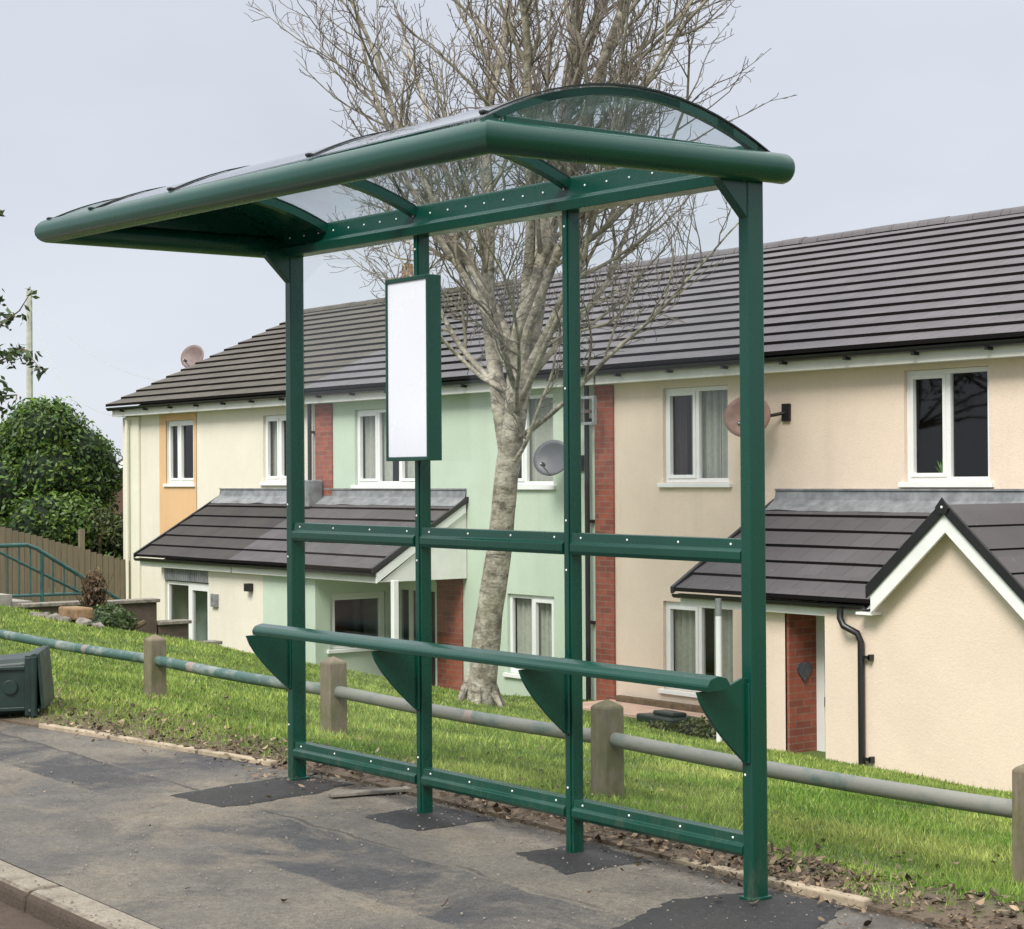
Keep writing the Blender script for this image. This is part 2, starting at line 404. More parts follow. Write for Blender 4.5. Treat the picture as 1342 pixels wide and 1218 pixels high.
# fresh black patches at the foot of each post
def patch(poly, seed):
    rnd = random.Random(seed); pts = []
    k = len(poly)
    for i in range(k):
        a, c = Vector(poly[i]), Vector(poly[(i+1) % k])
        for s in range(26):
            p = a.lerp(c, s/26); q = Vector((p.x*5, p.y*5, seed))
            pts.append((p.x+.030*noise.noise(q)+.018*noise.noise(q*4)+rnd.uniform(-.004, .004), p.y+.030*noise.noise(q+Vector((9, 0, 0)))+.018*noise.noise(q*4+Vector((9, 0, 0)))+rnd.uniform(-.004, .004)))
    b = MB(); cx = sum(p[0] for p in pts)/len(pts); cy = sum(p[1] for p in pts)/len(pts)
    H = lambda x, y: z0(x)+.0035+.0012*noise.noise(Vector((x*12, y*12, 0)))
    n = len(pts)
    b.v = [(cx, cy, H(cx, cy)+.004)] + [((x*.6+cx*.4), (y*.6+cy*.4), H(x, y)+.003) for x, y in pts] + [(x, y, H(x, y)) for x, y in pts] + [(cx+(x-cx)*1.03, cy+(y-cy)*1.03, z0(x)-.001) for x, y in pts]
    for i in range(n):
        j = (i+1) % n
        b.f += [(0, 1+i, 1+j), (1+i, 1+n+i, 1+n+j, 1+j), (1+n+i, 1+2*n+i, 1+2*n+j, 1+n+j)]
    b.m = [0]*len(b.f)
    tag(b.build('asphalt_patch', M['fresh'], smooth=True), kind='structure')
patch([(-2.88, -.62), (-2.50, -.58), (-2.55, -.12), (-2.66, .14), (-3.0, .10)], 1)
patch([(-1.98, -.24), (-1.62, -.22), (-1.62, .16), (-2.02, .14)], 2)
patch([(-1.06, -.17), (-.68, -.24), (-.66, .12), (-1.02, .15)], 3)
patch([(.15, -.95), (.0, -.6), (-.17, -.22), (-.06, .12), (.22, .15), (.42, -.2), (.5, -.9)], 4)

# ------------------------------------------------------------------ bus shelter
L = 2.887
sh = thing('bus_shelter', (-L/2, 0, z0(-L/2)), 'dark green metal bus shelter with curved clear roof, perch seat and blank notice panel', 'bus shelter')
TZ = lambda x, z: z - x*.0055*z        # the slight fall along the street
RV = [None]
def rivet(parent, x, y, z):
    if RV[0] is None:
        o = MB().ball((0, 0, 0), .0046, sc=(1, .6, 1)).build('rivet', M['rivet'], smooth=True); RV[0] = o
    else: o = RV[0].copy(); COL.objects.link(o)
    o.parent = parent; o.matrix_parent_inverse = Matrix.Translation(-absloc(parent)); o.location = (x, y, z)
for x in (0, -L):
    b = MB(); b.box(x-.023, x+.023, -.036, .036, z0(x)-.05, TZ(x, 2.41))
    p = b.build('corner_post', M['green'], sh, bevel=.005)
    b = MB(); b.prism([(-.034, TZ(x, 2.275)), (-.155, TZ(x, 2.39)), (-.155, TZ(x, 2.41)), (-.034, TZ(x, 2.41))], 'x', x-.019, x+.019)
    b.build('gusset', M['green'], p, bevel=.003)
    b = MB(); b.box(x-.032, x+.032, -.044, .044, z0(x)+.004, z0(x)+.016); b.build('base_plate', M['green'], p, bevel=.002)
    b = MB()
    for z in ((1.30, 1.07, .62, .50, .33) if x else (2.3, .64, .56, .46)):
        rivet(p, x-.008, -.037, TZ(x, z))
for x in (-.9256, -1.8839):
    b = MB(); b.box(x-.022, x+.022, -.028, .022, z0(x)-.05, TZ(x, 2.41))
    b.box(x-.012, x+.012, -.034, -.0285, z0(x)+.0, TZ(x, 2.40))
    p = b.build('mullion', M['green'], sh, bevel=.003)
    b = MB()
    for z in (2.34, 1.75, 1.27, 1.09, .64, .50, .30):
        rivet(p, x, -.035, TZ(x, z))
px = [0, -.9256, -1.8839, -L]
hw = [.023, .022, .022, .023]
def rail(zc, h, name, k):
    for i in range(3):
        xa = px[i]-hw[i]-.0005; xb = px[i+1]+hw[i+1]+.0005
        b = MB(); s = lambda x, z: z - x*k
        for (pr) in ([(-.030, -h/2), (-.038, -h*.32), (-.038, -h*.02), (-.028, h*.10), (-.026, h/2), (.02, h/2), (.02, -h/2)],):
            n = len(b.v); kk = len(pr)
            b.v += [(xa, y, s(xa, zc+z)) for y, z in pr] + [(xb, y, s(xb, zc+z)) for y, z in pr]
            for a in range(kk):
                c = (a+1) % kk; b.f.append((n+a, n+c, n+kk+c, n+kk+a)); b.m.append(0)
            b.f.append(tuple(n+a for a in range(kk))); b.f.append(tuple(n+kk+a for a in range(kk))); b.m += [0, 0]
        o = b.build(name, M['green'], sh, bevel=.002)
        b = MB()
        for f in (.06, .35, .65, .94):
            x = xa+(xb-xa)*f; rivet(o, x, -.028, s(x, zc+h*.28))
rail(1.188, .080, 'middle_rail', .004); rail(.225, .072, 'lower_rail', 0)
# glazing: upper and lower pane in each bay
for i in range(3):
    xa = px[i]-hw[i]+.004; xb = px[i+1]+hw[i+1]-.004
    for za, zb, n in ((.262, 1.148, 'lower'), (1.228, 2.405, 'upper')):
        MB().box(xb, xa, -.003, .003, za, TZ(-1, zb)).build('glass_pane', M['glass'], sh)
# header beam
def slant(b, prof, xa, xb, kz):
    n = len(b.v); kk = len(prof)
    b.v += [(xa, y, z-xa*kz) for y, z in prof] + [(xb, y, z-xb*kz) for y, z in prof]
    for a in range(kk):
        c = (a+1) % kk; b.f.append((n+a, n+c, n+kk+c, n+kk+a)); b.m.append(0)
    b.f.append(tuple(n+a for a in range(kk))); b.f.append(tuple(n+kk+a for a in range(kk))); b.m += [0, 0]
KZ = .0125
b = MB(); slant(b, [(-.055, 2.395), (-.058, 2.432), (-.028, 2.446), (-.012, 2.522), (.03, 2.522), (.03, 2.395)], .02, -L-.06, KZ)
hd = b.build('header_beam', M['green'], sh, bevel=.003)
b = MB(); x = -.09
while x > -L:
    rivet(hd, x, -.024, 2.480-x*KZ); x -= .1215
# canopy rim: one tube round three sides, mitred at the corners
b = MB(); r = .049; N = 20
path = [Vector((.045, .105, 2.445)), Vector((.045, .06, 2.445)), Vector((.045, -1.105, 2.425)), Vector((-3.025, -1.105, 2.482)), Vector((-3.025, .06, 2.487)), Vector((-3.025, .105, 2.487))]
rings = []
for i, p in enumerate(path):
    if i in (0, 1): t = Vector((0, -1, 0)); n2 = Vector((-1, 0, 0))
    if i in (4, 5): t = Vector((0, 1, 0)); n2 = Vector((1, 0, 0))
    if i == 2: n2 = Vector((-1, 1, 0))
    if i == 3: n2 = Vector((1, 1, 0))
    rings.append([p + n2*(r*math.cos(2*math.pi*j/N)) + Vector((0, 0, 1))*(r*1.02*math.sin(2*math.pi*j/N)) for j in range(N)])
def capr(c, dy, sgn):
    out = []
    for q in (.35, .7, .92):
        rr = r*math.sqrt(max(0, 1-q*q)); n2 = Vector((sgn, 0, 0))
        out.append([c + Vector((0, dy*q*r, 0)) + n2*(rr*math.cos(2*math.pi*j/N)) + Vector((0, 0, rr*math.sin(2*math.pi*j/N))) for j in range(N)])
    return out
rings = list(reversed(capr(path[0], .6, -1))) + rings + capr(path[-1], .6, 1)
for rg in rings: b.v += [tuple(v) for v in rg]
for i in range(len(rings)-1):
    for j in range(N):
        j2 = (j+1) % N; b.f.append((i*N+j, i*N+j2, (i+1)*N+j2, (i+1)*N+j)); b.m.append(0)
b.f.append(tuple(range(N))); b.f.append(tuple((len(rings)-1)*N+j for j in range(N))); b.m += [0, 0]
rim = b.build('canopy_rim', M['green'], sh, smooth=True)
# curved roof
def arc(x, y):
    u = (y+.535)/.585; return 2.487 - x*KZ*.9 + .150*(1-u*u)
YS = [-.535+.585*math.cos(math.pi*(i/20)) for i in range(21)]
def arc_sheet(b, xa, xb, up, dn, m=0, ys=YS):
    for i in range(len(ys)-1):
        y1, y2 = ys[i], ys[i+1]
        b.hexa([(xa, y1, arc(xa, y1)+dn), (xb, y1, arc(xb, y1)+dn), (xb, y2, arc(xb, y2)+dn), (xa, y2, arc(xa, y2)+dn),
                (xa, y1, arc(xa, y1)+up), (xb, y1, arc(xb, y1)+up), (xb, y2, arc(xb, y2)+up), (xa, y2, arc(xa, y2)+up)], m)
def arc_strip(b, xa, xb, up, dn):
    n = len(b.v)
    for y in YS:
        b.v += [(xa, y, arc(xa, y)+dn), (xb, y, arc(xb, y)+dn), (xb, y, arc(xb, y)+up), (xa, y, arc(xa, y)+up)]
    for i in range(len(YS)-1):
        for a in range(4):
            c = (a+1) % 4; q = n+i*4; b.f.append((q+a, q+c, q+4+c, q+4+a)); b.m.append(0)
    q = n+(len(YS)-1)*4
    b.f.append((n, n+1, n+2, n+3)); b.f.append((q, q+1, q+2, q+3)); b.m += [0, 0]
ribs = [.035, -.93, -1.915, -2.60, -3.0]
for i, x in enumerate(ribs):
    w = .022 if 0 < i < 4 else .012
    b = MB(); arc_strip(b, x-w, x+w, -.006, -.040 if 0 < i < 4 else -.030)
    o = b.build('roof_rib', M['green'], sh, smooth=True)
    b = MB(); arc_strip(b, x-.014, x+.014, .006, .001); b.build('rib_trim', M['rubber'], o, smooth=True)
    b = MB(); b.box(x-.011, x+.011, -1.128, -1.104, arc(x, -1.11)+.000, arc(x, -1.11)+.010); b.build('trim_clip', M['rubber'], o, bevel=.003)
for i in range(3):
    b = MB(); arc_strip(b, ribs[i]-.001, ribs[i+1]+.001, .0, -.0045)
    b.build('roof_glazing', M['roof_glass'], sh, smooth=True)
b = MB(); arc_strip(b, -2.602, -2.999, .0, -.006); b.build('roof_panel', M['green'], sh, smooth=True)
for x in (.047, -3.012):       # end lunettes
    b = MB(); n = 0; top = [(x, y, arc(x, y)-.004) for y in YS if -1.1 < y < .03]; base = [(x, y, 2.482-x*KZ*.9) for _, y, _ in top]
    k = len(top); b.v = top+base
    b.f = [(i, i+1, k+i+1, k+i) for i in range(k-1)]; b.m = [0]*len(b.f)
    b.build('end_glazing' if x > -1 else 'end_panel', M['roof_glass'] if x > -1 else M['green'], sh, fix=False)
    b = MB(); b.box(x-.004, x+.010, -1.05, .0, 2.465-x*KZ*.9, 2.492-x*KZ*.9); b.build('end_glazing_bead', M['green'], sh, bevel=.002)
# perch seat
b = MB(); prof = []
for i in range(13):
    a = math.pi*i/12; prof.append((-.212-.050*math.cos(a), .764+.033*math.sin(a)+(.002 if i % 3 == 0 else 0)))
prof = prof[::-1] + [(-.258, .751), (-.166, .751)]
xa, xb = .055, -L+.06
slant(b, prof, xa, xb, .001)
seat = b.build('perch_seat', M['green'], sh, bevel=.0015)
for i, x in enumerate(px):
    x = x + (.0 if 0 < i < 3 else 0)
    pts = [(-.03, .775)]
    pts += [(-.06, .778), (-.10, .765), (-.15, .748), (-.258, .746)]
    for s in range(1, 9):
        t = s/8; pts.append((-.258+.222*t**1.25 + .0*t, .746-.255*(t**.9)))
    pts.append((-.03, .49))
    b = MB(); zz = 0.0; b.prism([(p[0], p[1]+zz) for p in pts], 'x', x-.006, x+.006)
    b.box(x-.018, x+.018, -.0445, -.0365, .50, .76)
    b.build('seat_bracket', M['green'], sh, bevel=.002)
# notice panel
x0, x1, zb, zt = -2.0, -1.70, 1.505, 2.245
b = MB(); b.box(x0, x0+.012, -.105, -.036, zb, zt); b.box(x1-.012, x1, -.105, -.036, zb, zt)
b.box(x0+.012, x1-.012, -.105, -.036, zb, zb+.016); b.box(x0+.012, x1-.012, -.105, -.036, zt-.018, zt); b.box(x0+.012, x1-.012, -.044, -.038, zb+.016, zt-.018)
npn = b.build('notice_panel', M['green'], sh, bevel=.003)
MB().box(x0+.0125, x1-.0125, -.099, -.0445, zb+.0165, zt-.0185).build('sign_face', M['sign_face'], npn)

# ------------------------------------------------------------------ post and rail fence
fm = NT('weathered_fence_timber'); o = fm.xyz()
c = fm.mix(fm.noise(6, 6, .7, mapping=(3, 3, .4)), (.12, .10, .07), (.30, .25, .175))
c = fm.mix(fm.ramp(fm.noise(4, 5, .7), [(.46, 0.0), (.62, .7)]), c, (.12, .13, .05))
fm.col(fm.mix(.5, c, fm.ramp(fm.noise(14, 4, .7, mapping=(4, 4, .5)), [(.3, .4), (.7, 1.0)]), 'MULTIPLY')); fm.rough(.95); fm.bump(fm.noise(20, 5, .7, mapping=(4, 4, .5)), .6, .01)
rm = NT('weathered_green_rail'); rc = rm.mix(rm.ramp(rm.noise(7, 6, .7, mapping=(.5, 1, 1)), [(.50, 0.0), (.62, 1.0)]), (.045, .098, .085), (.19, .22, .20))
o = rm.xyz(); rc2 = rm.mix(rm.ramp(rm.noise(5, 6, .7, mapping=(.6, 1, 1)), [(.35, 0.0), (.5, 1.0)]), (.09, .135, .12), (.20, .20, .17))
rc = rm.mix(rm.ramp(rm.math('MULTIPLY_ADD', o[0], .25, 1.6), [(.2, 0.0), (.6, 1.0)]), rc, rc2)
sp = None
for xp in (-7.75, -6.2, -3.25, 4.1, .14):
    d = rm.math('LESS_THAN', rm.math('ADD', rm.math('ABSOLUTE', rm.math('SUBTRACT', o[0], xp)), rm.math('MULTIPLY', rm.noise(30, 2), .12)), .10)
    sp = d if sp is None else rm.math('MAXIMUM', sp, d)
rc = rm.mix(rm.math('MULTIPLY', sp, .45), rc, (.42, .27, .23))
rm.col(rc); rm.rough(.55); rm.bump(rm.noise(60, 4), .3, .004)
fe = thing('post_and_rail_fence', (-4.5, 1.24, z0(-4.5)-.08), 'low fence of square timber posts with one weathered green tubular rail along the verge', 'fence')
posts = [4.55, 2.40, .165, -2.2, -4.55, -6.73, -9.75, -12.0, -14.2]
for i, x in enumerate(posts):
    w = .057; zt = .365 + (-x)*.004 + (.02 if i == 4 else 0); zb = bank(x, 1.24)-.15; ln = (.0, .008, .0, .004, -.006, .012, 0, 0, 0)[i]
    b = MB(); t = lambda z: ln*(z-zb)
    n = len(b.v)
    for z, ww in ((zb, w), (zt, w*.97), (zt+.012, w*.90)):
        b.v += [(x-ww+t(z), 1.24-ww, z), (x+ww+t(z), 1.24-ww, z), (x+ww+t(z), 1.24+ww, z), (x-ww+t(z), 1.24+ww, z)]
    b.v.append((x+t(zt), 1.24, zt+.042))
    for k in range(2):
        for a in range(4):
            c_ = (a+1) % 4; b.f.append((k*4+a, k*4+c_, k*4+4+c_, k*4+4+a)); b.m.append(0)
    for a in range(4): b.f.append((8+a, 8+(a+1) % 4, 12)); b.m.append(0)
    b.build('post', fm.mat, fe, bevel=.006)
for i in range(len(posts)-1):
    xa, xb = posts[i]-.055, posts[i+1]+.055
    z = lambda x: .218-.0068*x
    b = MB(); b.tube([(xa+(xb-xa)*s/8, 1.24, z(xa+(xb-xa)*s/8)-.012*math.sin(math.pi*s/8)) for s in range(9)], .034, 14)
    b.build('rail', rm.mat, fe, smooth=True)

# ------------------------------------------------------------------ houses
FY = 11.21          # main facade plane
PY = 9.80           # porch front plane
def wall_holes(b, P, u0, u1, z0_, z1_, holes, depth=.10):
    us = sorted({u0, u1, *[h[0] for h in holes], *[h[1] for h in holes]}); zs = sorted({z0_, z1_, *[h[2] for h in holes], *[h[3] for h in holes]})
    for i in range(len(us)-1):
        for j in range(len(zs)-1):
            cu, cz = (us[i]+us[i+1])/2, (zs[j]+zs[j+1])/2
            if any(h[0] < cu < h[1] and h[2] < cz < h[3] for h in holes): continue
            b.poly([P(us[i], 0, zs[j]), P(us[i+1], 0, zs[j]), P(us[i+1], 0, zs[j+1]), P(us[i], 0, zs[j+1])])
    for a, c, d, e_ in [h[:4] for h in holes]:
        for q in (((a, d), (c, d)), ((c, d), (c, e_)), ((c, e_), (a, e_)), ((a, e_), (a, d))):
            (ua, za), (ub, zb_) = q
            b.poly([P(ua, 0, za), P(ub, 0, zb_), P(ub, depth, zb_), P(ua, depth, za)])
def Yp(y): return lambda u, d, z: (u, y+d, z)
def Xp(x): return lambda u, d, z: (x-d, u, z)          # faces +x
def pbox(b, P, u0, u1, d0, d1, z0_, z1_):
    b.hexa([P(u0, d0, z0_), P(u1, d0, z0_), P(u1, d1, z0_), P(u0, d1, z0_), P(u0, d0, z1_), P(u1, d0, z1_), P(u1, d1, z1_), P(u0, d1, z1_)])
def window(h, P, u0, u1, za, zb, split=(.5,), sill=True, style='curtain', opens=(), seed=0, sash=(0, 1)):
    b = MB(); d0, d1 = .045, .098; f = .055
    pbox(b, P, u0+.002, u0+f, d0, d1, za+.002, zb-.002); pbox(b, P, u1-f, u1-.002, d0, d1, za+.002, zb-.002)
    pbox(b, P, u0+f, u1-f, d0, d1, za+.002, za+f); pbox(b, P, u0+f, u1-f, d0, d1, zb-f, zb-.002)
    cuts = [u0+f] + [u0+(u1-u0)*s for s in split] + [u1-f]
    for c in cuts[1:-1]: pbox(b, P, c-.028, c+.028, d0-.002, d1, za+f, zb-f)
    for i in range(len(cuts)-1):
        if i in sash:
            a, c = cuts[i]+(.028 if i else 0), cuts[i+1]-(.028 if i < len(cuts)-2 else 0); s = .042
            pbox(b, P, a, a+s, d0-.014, d1-.01, za+f, zb-f); pbox(b, P, c-s, c, d0-.014, d1-.01, za+f, zb-f)
            pbox(b, P, a+s, c-s, d0-.014, d1-.01, za+f, za+f+s); pbox(b, P, a+s, c-s, d0-.014, d1-.01, zb-f-s, zb-f)
    w = b.build('window', M['white_pvc'], h, bevel=.003)
    b = MB(); b.poly([P(u0+f, .078, za+f), P(u1-f, .078, za+f), P(u1-f, .078, zb-f), P(u0+f, .078, zb-f)])
    b.build('pane', M['window_glass'], w, fix=False)
    if sill:
        b = MB(); pbox(b, P, u0-.06, u1+.06, -.045, .044, za-.055, za-.003); b.build('sill', M['white_pvc'], w, bevel=.004)
    rnd = random.Random(seed)
    def drape(ua, ub, mat, d=.17, zt=None, nm='curtain'):
        b = MB(); k = max(8, int((ub-ua)*60)); ph = rnd.uniform(0, 6)
        for i in range(k):
            q = []
            for t in (i/k, (i+1)/k):
                u = ua+(ub-ua)*t; q.append((u, d+.022*math.sin(u*48+ph)+.012*math.sin(u*107+ph*2)))
            b.poly([P(q[0][0], q[0][1], za-.02), P(q[1][0], q[1][1], za-.02), P(q[1][0], q[1][1], zb), P(q[0][0], q[0][1], zb)])
        b.build(nm, mat, w, fix=False)
    W = u1-u0
    if style == 'curtain': drape(u0+.30*W, u0+.72*W, M['curtain']); drape(u0+.76*W, u1, M['curtain']); drape(u0, u0+.24*W, M['dark_curtain'])
    elif style == 'net': drape(u0+.02, u1-.02, M['curtain'])
    elif style == 'part': drape(u0+.05, u0+.45*W, M['curtain']); drape(u0+.60*W, u1-.02, M['curtain'])
    elif style == 'side': drape(u0, u0+.2*W, M['curtain']); drape(u1-.2*W, u1, M['curtain'])
    elif style == 'full': drape(u0+.3*W, u1, M['curtain'])
    return w
def courses(b, x0f, x1f, y0, z_0, y1, z_1, n, t=.036, over=.0):
    """stepped tile courses from the eave (y0,z_0) up to (y1,z_1); x0f/x1f give the sides at a fraction"""
    for i in range(n):
        a, c = i/n, (i+1)/n
        ya, yc = y0+(y1-y0)*a, y0+(y1-y0)*c; za, zc = z_0+(z_1-z_0)*a, z_0+(z_1-z_0)*c
        xl, xr = x0f(a), x1f(a); xl2, xr2 = x0f(c), x1f(c)
        k = max(1, int(round((xr-xl)/1.2)))
        for s in range(k):
            p, q = xl+(xr-xl)*s/k, xl+(xr-xl)*(s+1)/k; p2, q2 = xl2+(xr2-xl2)*s/k, xl2+(xr2-xl2)*(s+1)/k
            jz = [noise.noise(Vector((pp*.9, i*3.1, 2)))*.008 for pp in (p, q)]
            b.poly([(p, ya, za+t+jz[0]), (q, ya, za+t+jz[1]), (q2, yc+.03, zc+.004+.03*(z_1-z_0)/(y1-y0)), (p2, yc+.03, zc+.004+.03*(z_1-z_0)/(y1-y0))])
            b.poly([(p, ya, za-.006), (q, ya, za-.006), (q, ya, za+t+jz[1]), (p, ya, za+t+jz[0])], 1)
        for xx, xx2 in ((xl, xl2), (xr, xr2)):
            b.poly([(xx, ya, za-.01), (xx2, yc, zc-.01), (xx2, yc, zc+.004), (xx, ya, za+t)], 1)
RY, EY, EZ, RZ = 15.2, 10.93, 2.80, 4.74
def gutter(h, xa, xb, y, z, name='gutter', br=1.0):
    b = MB(); pr = [(y+.055*math.cos(a), z+.055*math.sin(a)) for a in [math.pi+math.pi*i/8 for i in range(9)]] + [(y+.045, z+.004), (y+.03, z-.02), (y-.03, z-.02), (y-.047, z+.004)]
    b.prism(pr, 'x', xa, xb)
    x = xa+.5
    while x < xb-.1:
        b.box(x-.02, x+.02, y-.03, y+.06, z-.082, z-.045); x += br
    return b.build(name, M['black'], h, smooth=True)
def main_roof(h, xa, xb, mat, ca=False, cb=False):
    b = MB(); courses(b, lambda a: xa, lambda a: xb, EY-.06, EZ, RY, RZ, 14, t=.042)
    b.poly([(xa, RY, RZ), (xb, RY, RZ), (xb, 2*RY-EY, EZ), (xa, 2*RY-EY, EZ)])
    rf = b.build('roof', [mat, M['gap']], h, fix=False)
    b = MB()
    x = xa
    while x < xb-.01:
        x2 = min(x+.45, xb); q = random.uniform(-.006, .006)
        pr = [(RY+.12*math.cos(a), RZ-.02+q+.10*math.sin(a)) for a in [math.pi*i/6 for i in range(7)]]
        b.prism(pr, 'x', x+.004, x2-.004); x = x2
    b.build('ridge_tiles', mat, rf, smooth=True)
    b = MB(); b.box(xa+.02, xb-.02, EY+.06, EY+.085, EZ-.19, EZ-.055); b.box(xa+.02, xb-.02, EY+.085, FY-.001, EZ-.185, EZ-.165)
    b.build('fascia', M['white_wood'], rf, bevel=.003)
    gutter(rf, xa, xb, EY-.0, EZ-.03, br=.95)
    return rf
def shell(h, xa, xb, mat, holes, za=-2.3, zb=EZ-.10, left=True, right=True, name='wall'):
    b = MB(); wall_holes(b, Yp(FY), xa, xb, za, zb, holes)
    BY = 2*RY-FY
    for x, on in ((xa, left), (xb, right)):
        b.poly([(x, FY, za), (x, BY, za), (x, BY, zb), (x, RY, RZ-.06), (x, FY, zb)])
    b.poly([(xa, BY, za), (xb, BY, za), (xb, BY, zb), (xa, BY, zb)])
    w = b.build(name, mat, h, fix=False)
    b = MB(); b.poly([(xa+.05, FY+1.6, za), (xb-.05, FY+1.6, za), (xb-.05, FY+1.6, zb), (xa+.05, FY+1.6, zb)])
    b.poly([(xa+.05, FY+.02, 1.05), (xb-.05, FY+.02, 1.05), (xb-.05, FY+1.6, 1.05), (xa+.05, FY+1.6, 1.05)])
    b.build('room_lining', M['interior'], w, fix=False)
    return w

# ---- cream house
h1 = thing('terraced_house', (-24.2, FY, -1.3), 'cream rendered end terrace house with mossy tiled roof, orange framed window and dark lean-to', 'house', 'terraced houses below the bank')
W1 = (-25.97, -24.93, 1.37, 2.49); W2 = (-22.55, -21.62, 1.39, 2.48)
shell(h1, -27.6, -20.9, M['cream'], [W1, W2])
MB().box(-27.62, -26.98, FY-.05, FY-.001, -2.2, 2.60).build('corner_pier', M['cream_pale'], h1, bevel=.01)
b = MB(); wall_holes(b, Yp(FY-.012), -26.22, -24.83, .1, 2.60, [W1], .02); b.build('window_surround', M['orange'], h1, fix=False)
window(h1, Yp(FY), *W1, split=(.42,), style='none', seed=1); window(h1, Yp(FY), *W2, style='side', seed=2)
rf = main_roof(h1, -27.72, -20.9, M['tile_old'])
b = MB(); b.box(-25.15, -24.6, RY+.25, RY+.75, 4.3, 5.12); ch = b.build('chimney', M['brick_brown'], rf)
b = MB(); b.box(-25.2, -24.55, RY+.2, RY+.8, 5.12, 5.2); b.tube([(-24.88, RY+.5, 5.2), (-24.88, RY+.5, 5.48)], [.12, .10], 10); b.build('chimney_pot', M['sandstone'], ch)
b = MB(); b.tube([(-27.3, FY-.12, 2.55), (-27.3, FY-.12, -1.4)], .03, 8); b.build('downpipe', M['cream_pale'], h1, smooth=True)
# porch walls
D1 = (-23.3, -21.82, -2.2, -.18)
b = MB(); wall_holes(b, Yp(PY), -23.42, -20.14, -2.2, .12, [D1], .08)
b.poly([(-23.42, PY, -2.2), (-23.42, FY, -2.2), (-23.42, FY, .9), (-23.42, PY, .12)])
b.build('porch_wall', M['cream'], h1, fix=False)
b = MB()
for i in range(24): b.box(-23.3+i*.0617, -23.3+i*.0617+.045, PY-.012, PY+.01, -.18, .10)
b.build('cladding_panel', M['lead'], h1)
w = window(h1, Yp(PY), -23.3, -22.52, -2.2, -.2, split=(), sill=False, style='none', sash=())
b = MB(); P = Yp(PY); pbox(b, P, -22.52, -22.42, .03, .09, -2.2, -.2); pbox(b, P, -21.92, -21.82, .03, .09, -2.2, -.2); pbox(b, P, -22.42, -21.92, .03, .09, -.32, -.2); pbox(b, P, -22.42, -21.92, .03, .09, -2.2, -1.9)
d = b.build('door', M['door_white'], h1, bevel=.003)
MB().poly([(-22.42, PY+.06, -1.9), (-21.92, PY+.06, -1.9), (-21.92, PY+.06, -.32), (-22.42, PY+.06, -.32)]).build('door_glass', M['window_glass'], d, fix=False)
MB().box(-23.3, -21.8, PY+.5, PY+.52, -2.2, 0).build('hall_lining', simple('pale_hall_reflection', (.20, .24, .21), .9, .3, 3), h1)  # pale grey-green backing paints in the reflection on the door glass
b = MB(); b.box(-21.68, -21.5, PY-.05, PY-.002, -.54, -.34); b.box(-21.66, -21.52, PY-.056, PY-.0505, -.52, -.36); b.build('meter_box', M['lead'], h1, bevel=.005)
MB().box(-20.55, -20.42, PY-.1, PY-.002, -.25, -.13).build('wall_lamp', M['black'], h1, bevel=.01)

# ---- mint house
h2 = thing('terraced_house', (-17.4, FY, -1.5), 'mint green rendered middle terrace house with red brick strips and open sided porch', 'house', 'terraced houses below the bank')
W3 = (-19.78, -18.05, 1.34, 2.48); W4 = (-15.98, -14.96, 1.33, 2.55); W7 = (-15.98, -14.96, -1.22, -.14); DR = (-18.85, -17.62, -2.2, .06)
b = MB()
shell(h2, -20.9, -13.85, M['mint'], [W3, W4, W7, DR])
for q in ((-20.88, -20.40, 1.15, 2.60), (-14.08, -13.72, -2.2, 2.60), (-17.60, -17.0, -2.2, .05)): MB().box(q[0], q[1], FY-.03, FY-.002, q[2], q[3]).build('brick_strip', M['brick'], h2)
window(h2, Yp(FY), *W3, split=(.34, .67), style='part', sash=(0, 2), seed=3); window(h2, Yp(FY), *W4, split=(.36,), style='full', sash=(0,), seed=4)
window(h2, Yp(FY), *W7, split=(.5,), style='net', sash=(1,), seed=5)
main_roof(h2, -20.9, -13.85, M['tile'])
def downpipe(h, x, y, za, zb, swan=0):
    b = MB(); p = [(x-swan, y-.0, za), (x-swan, y, za-.07), (x-swan*.2, y+.03, za-.2), (x, y+.04, za-.30), (x, y+.04, zb)] if swan else [(x, y, za), (x, y, zb)]
    b.tube(p, .034, 10)
    z = za-.55
    while z > zb+.1:
        b.box(x-.05, x+.05, y+.02, y+(.10), z-.02, z+.02); z -= 1.3
    return b.build('downpipe', M['black'], h, smooth=True)
downpipe(h2, -20.93, FY-.10, 2.72, 1.02); downpipe(h2, -14.16, FY-.09, 2.72, -2.1)
# porch of the mint house: front wall, right side wall with a window, recess with door
XW = -18.66
b = MB(); b.poly([(-20.14, PY, -2.2), (XW, PY, -2.2), (XW, PY, .12), (-20.14, PY, .12)])
SW = (PY+.25, PY+1.22, -1.02, -.22)
wall_holes(b, Xp(XW), PY, FY, -2.2, .10, [SW], .03); b.poly([(XW, PY+.02, .10), (XW, FY, .10), (XW, FY, .9)])
b.build('porch_wall', M['mint'], h2, fix=False)
window(h2, Xp(XW), *SW, split=(), style='none', sash=(0,))
MB().poly([(XW-.9, PY+.1, -2), (XW-.9, FY, -2), (XW-.9, FY, .1), (XW-.9, PY+.1, .1)]).build('room_lining', M['interior'], h2, fix=False)
b = MB(); P = Yp(FY)
pbox(b, P, -18.85, -18.62, .03, .09, -2.2, -.05); pbox(b, P, -18.40, -18.30, .03, .09, -2.2, -.05); pbox(b, P, -18.62, -18.40, .03, .09, -.2, -.05); pbox(b, P, -18.62, -18.40, .03, .09, -2.2, -1.3); pbox(b, P, -17.72, -17.62, .02, .09, -2.2, -.05); pbox(b, P, -18.3, -17.72, .03, .09, -.2, .05)
d = b.build('door_frame', M['door_white'], h2, bevel=.003)
MB().box(-18.30, -17.72, FY+.05, FY+.09, -2.2, -.2).build('door', M['door_dark'], h2, bevel=.004)
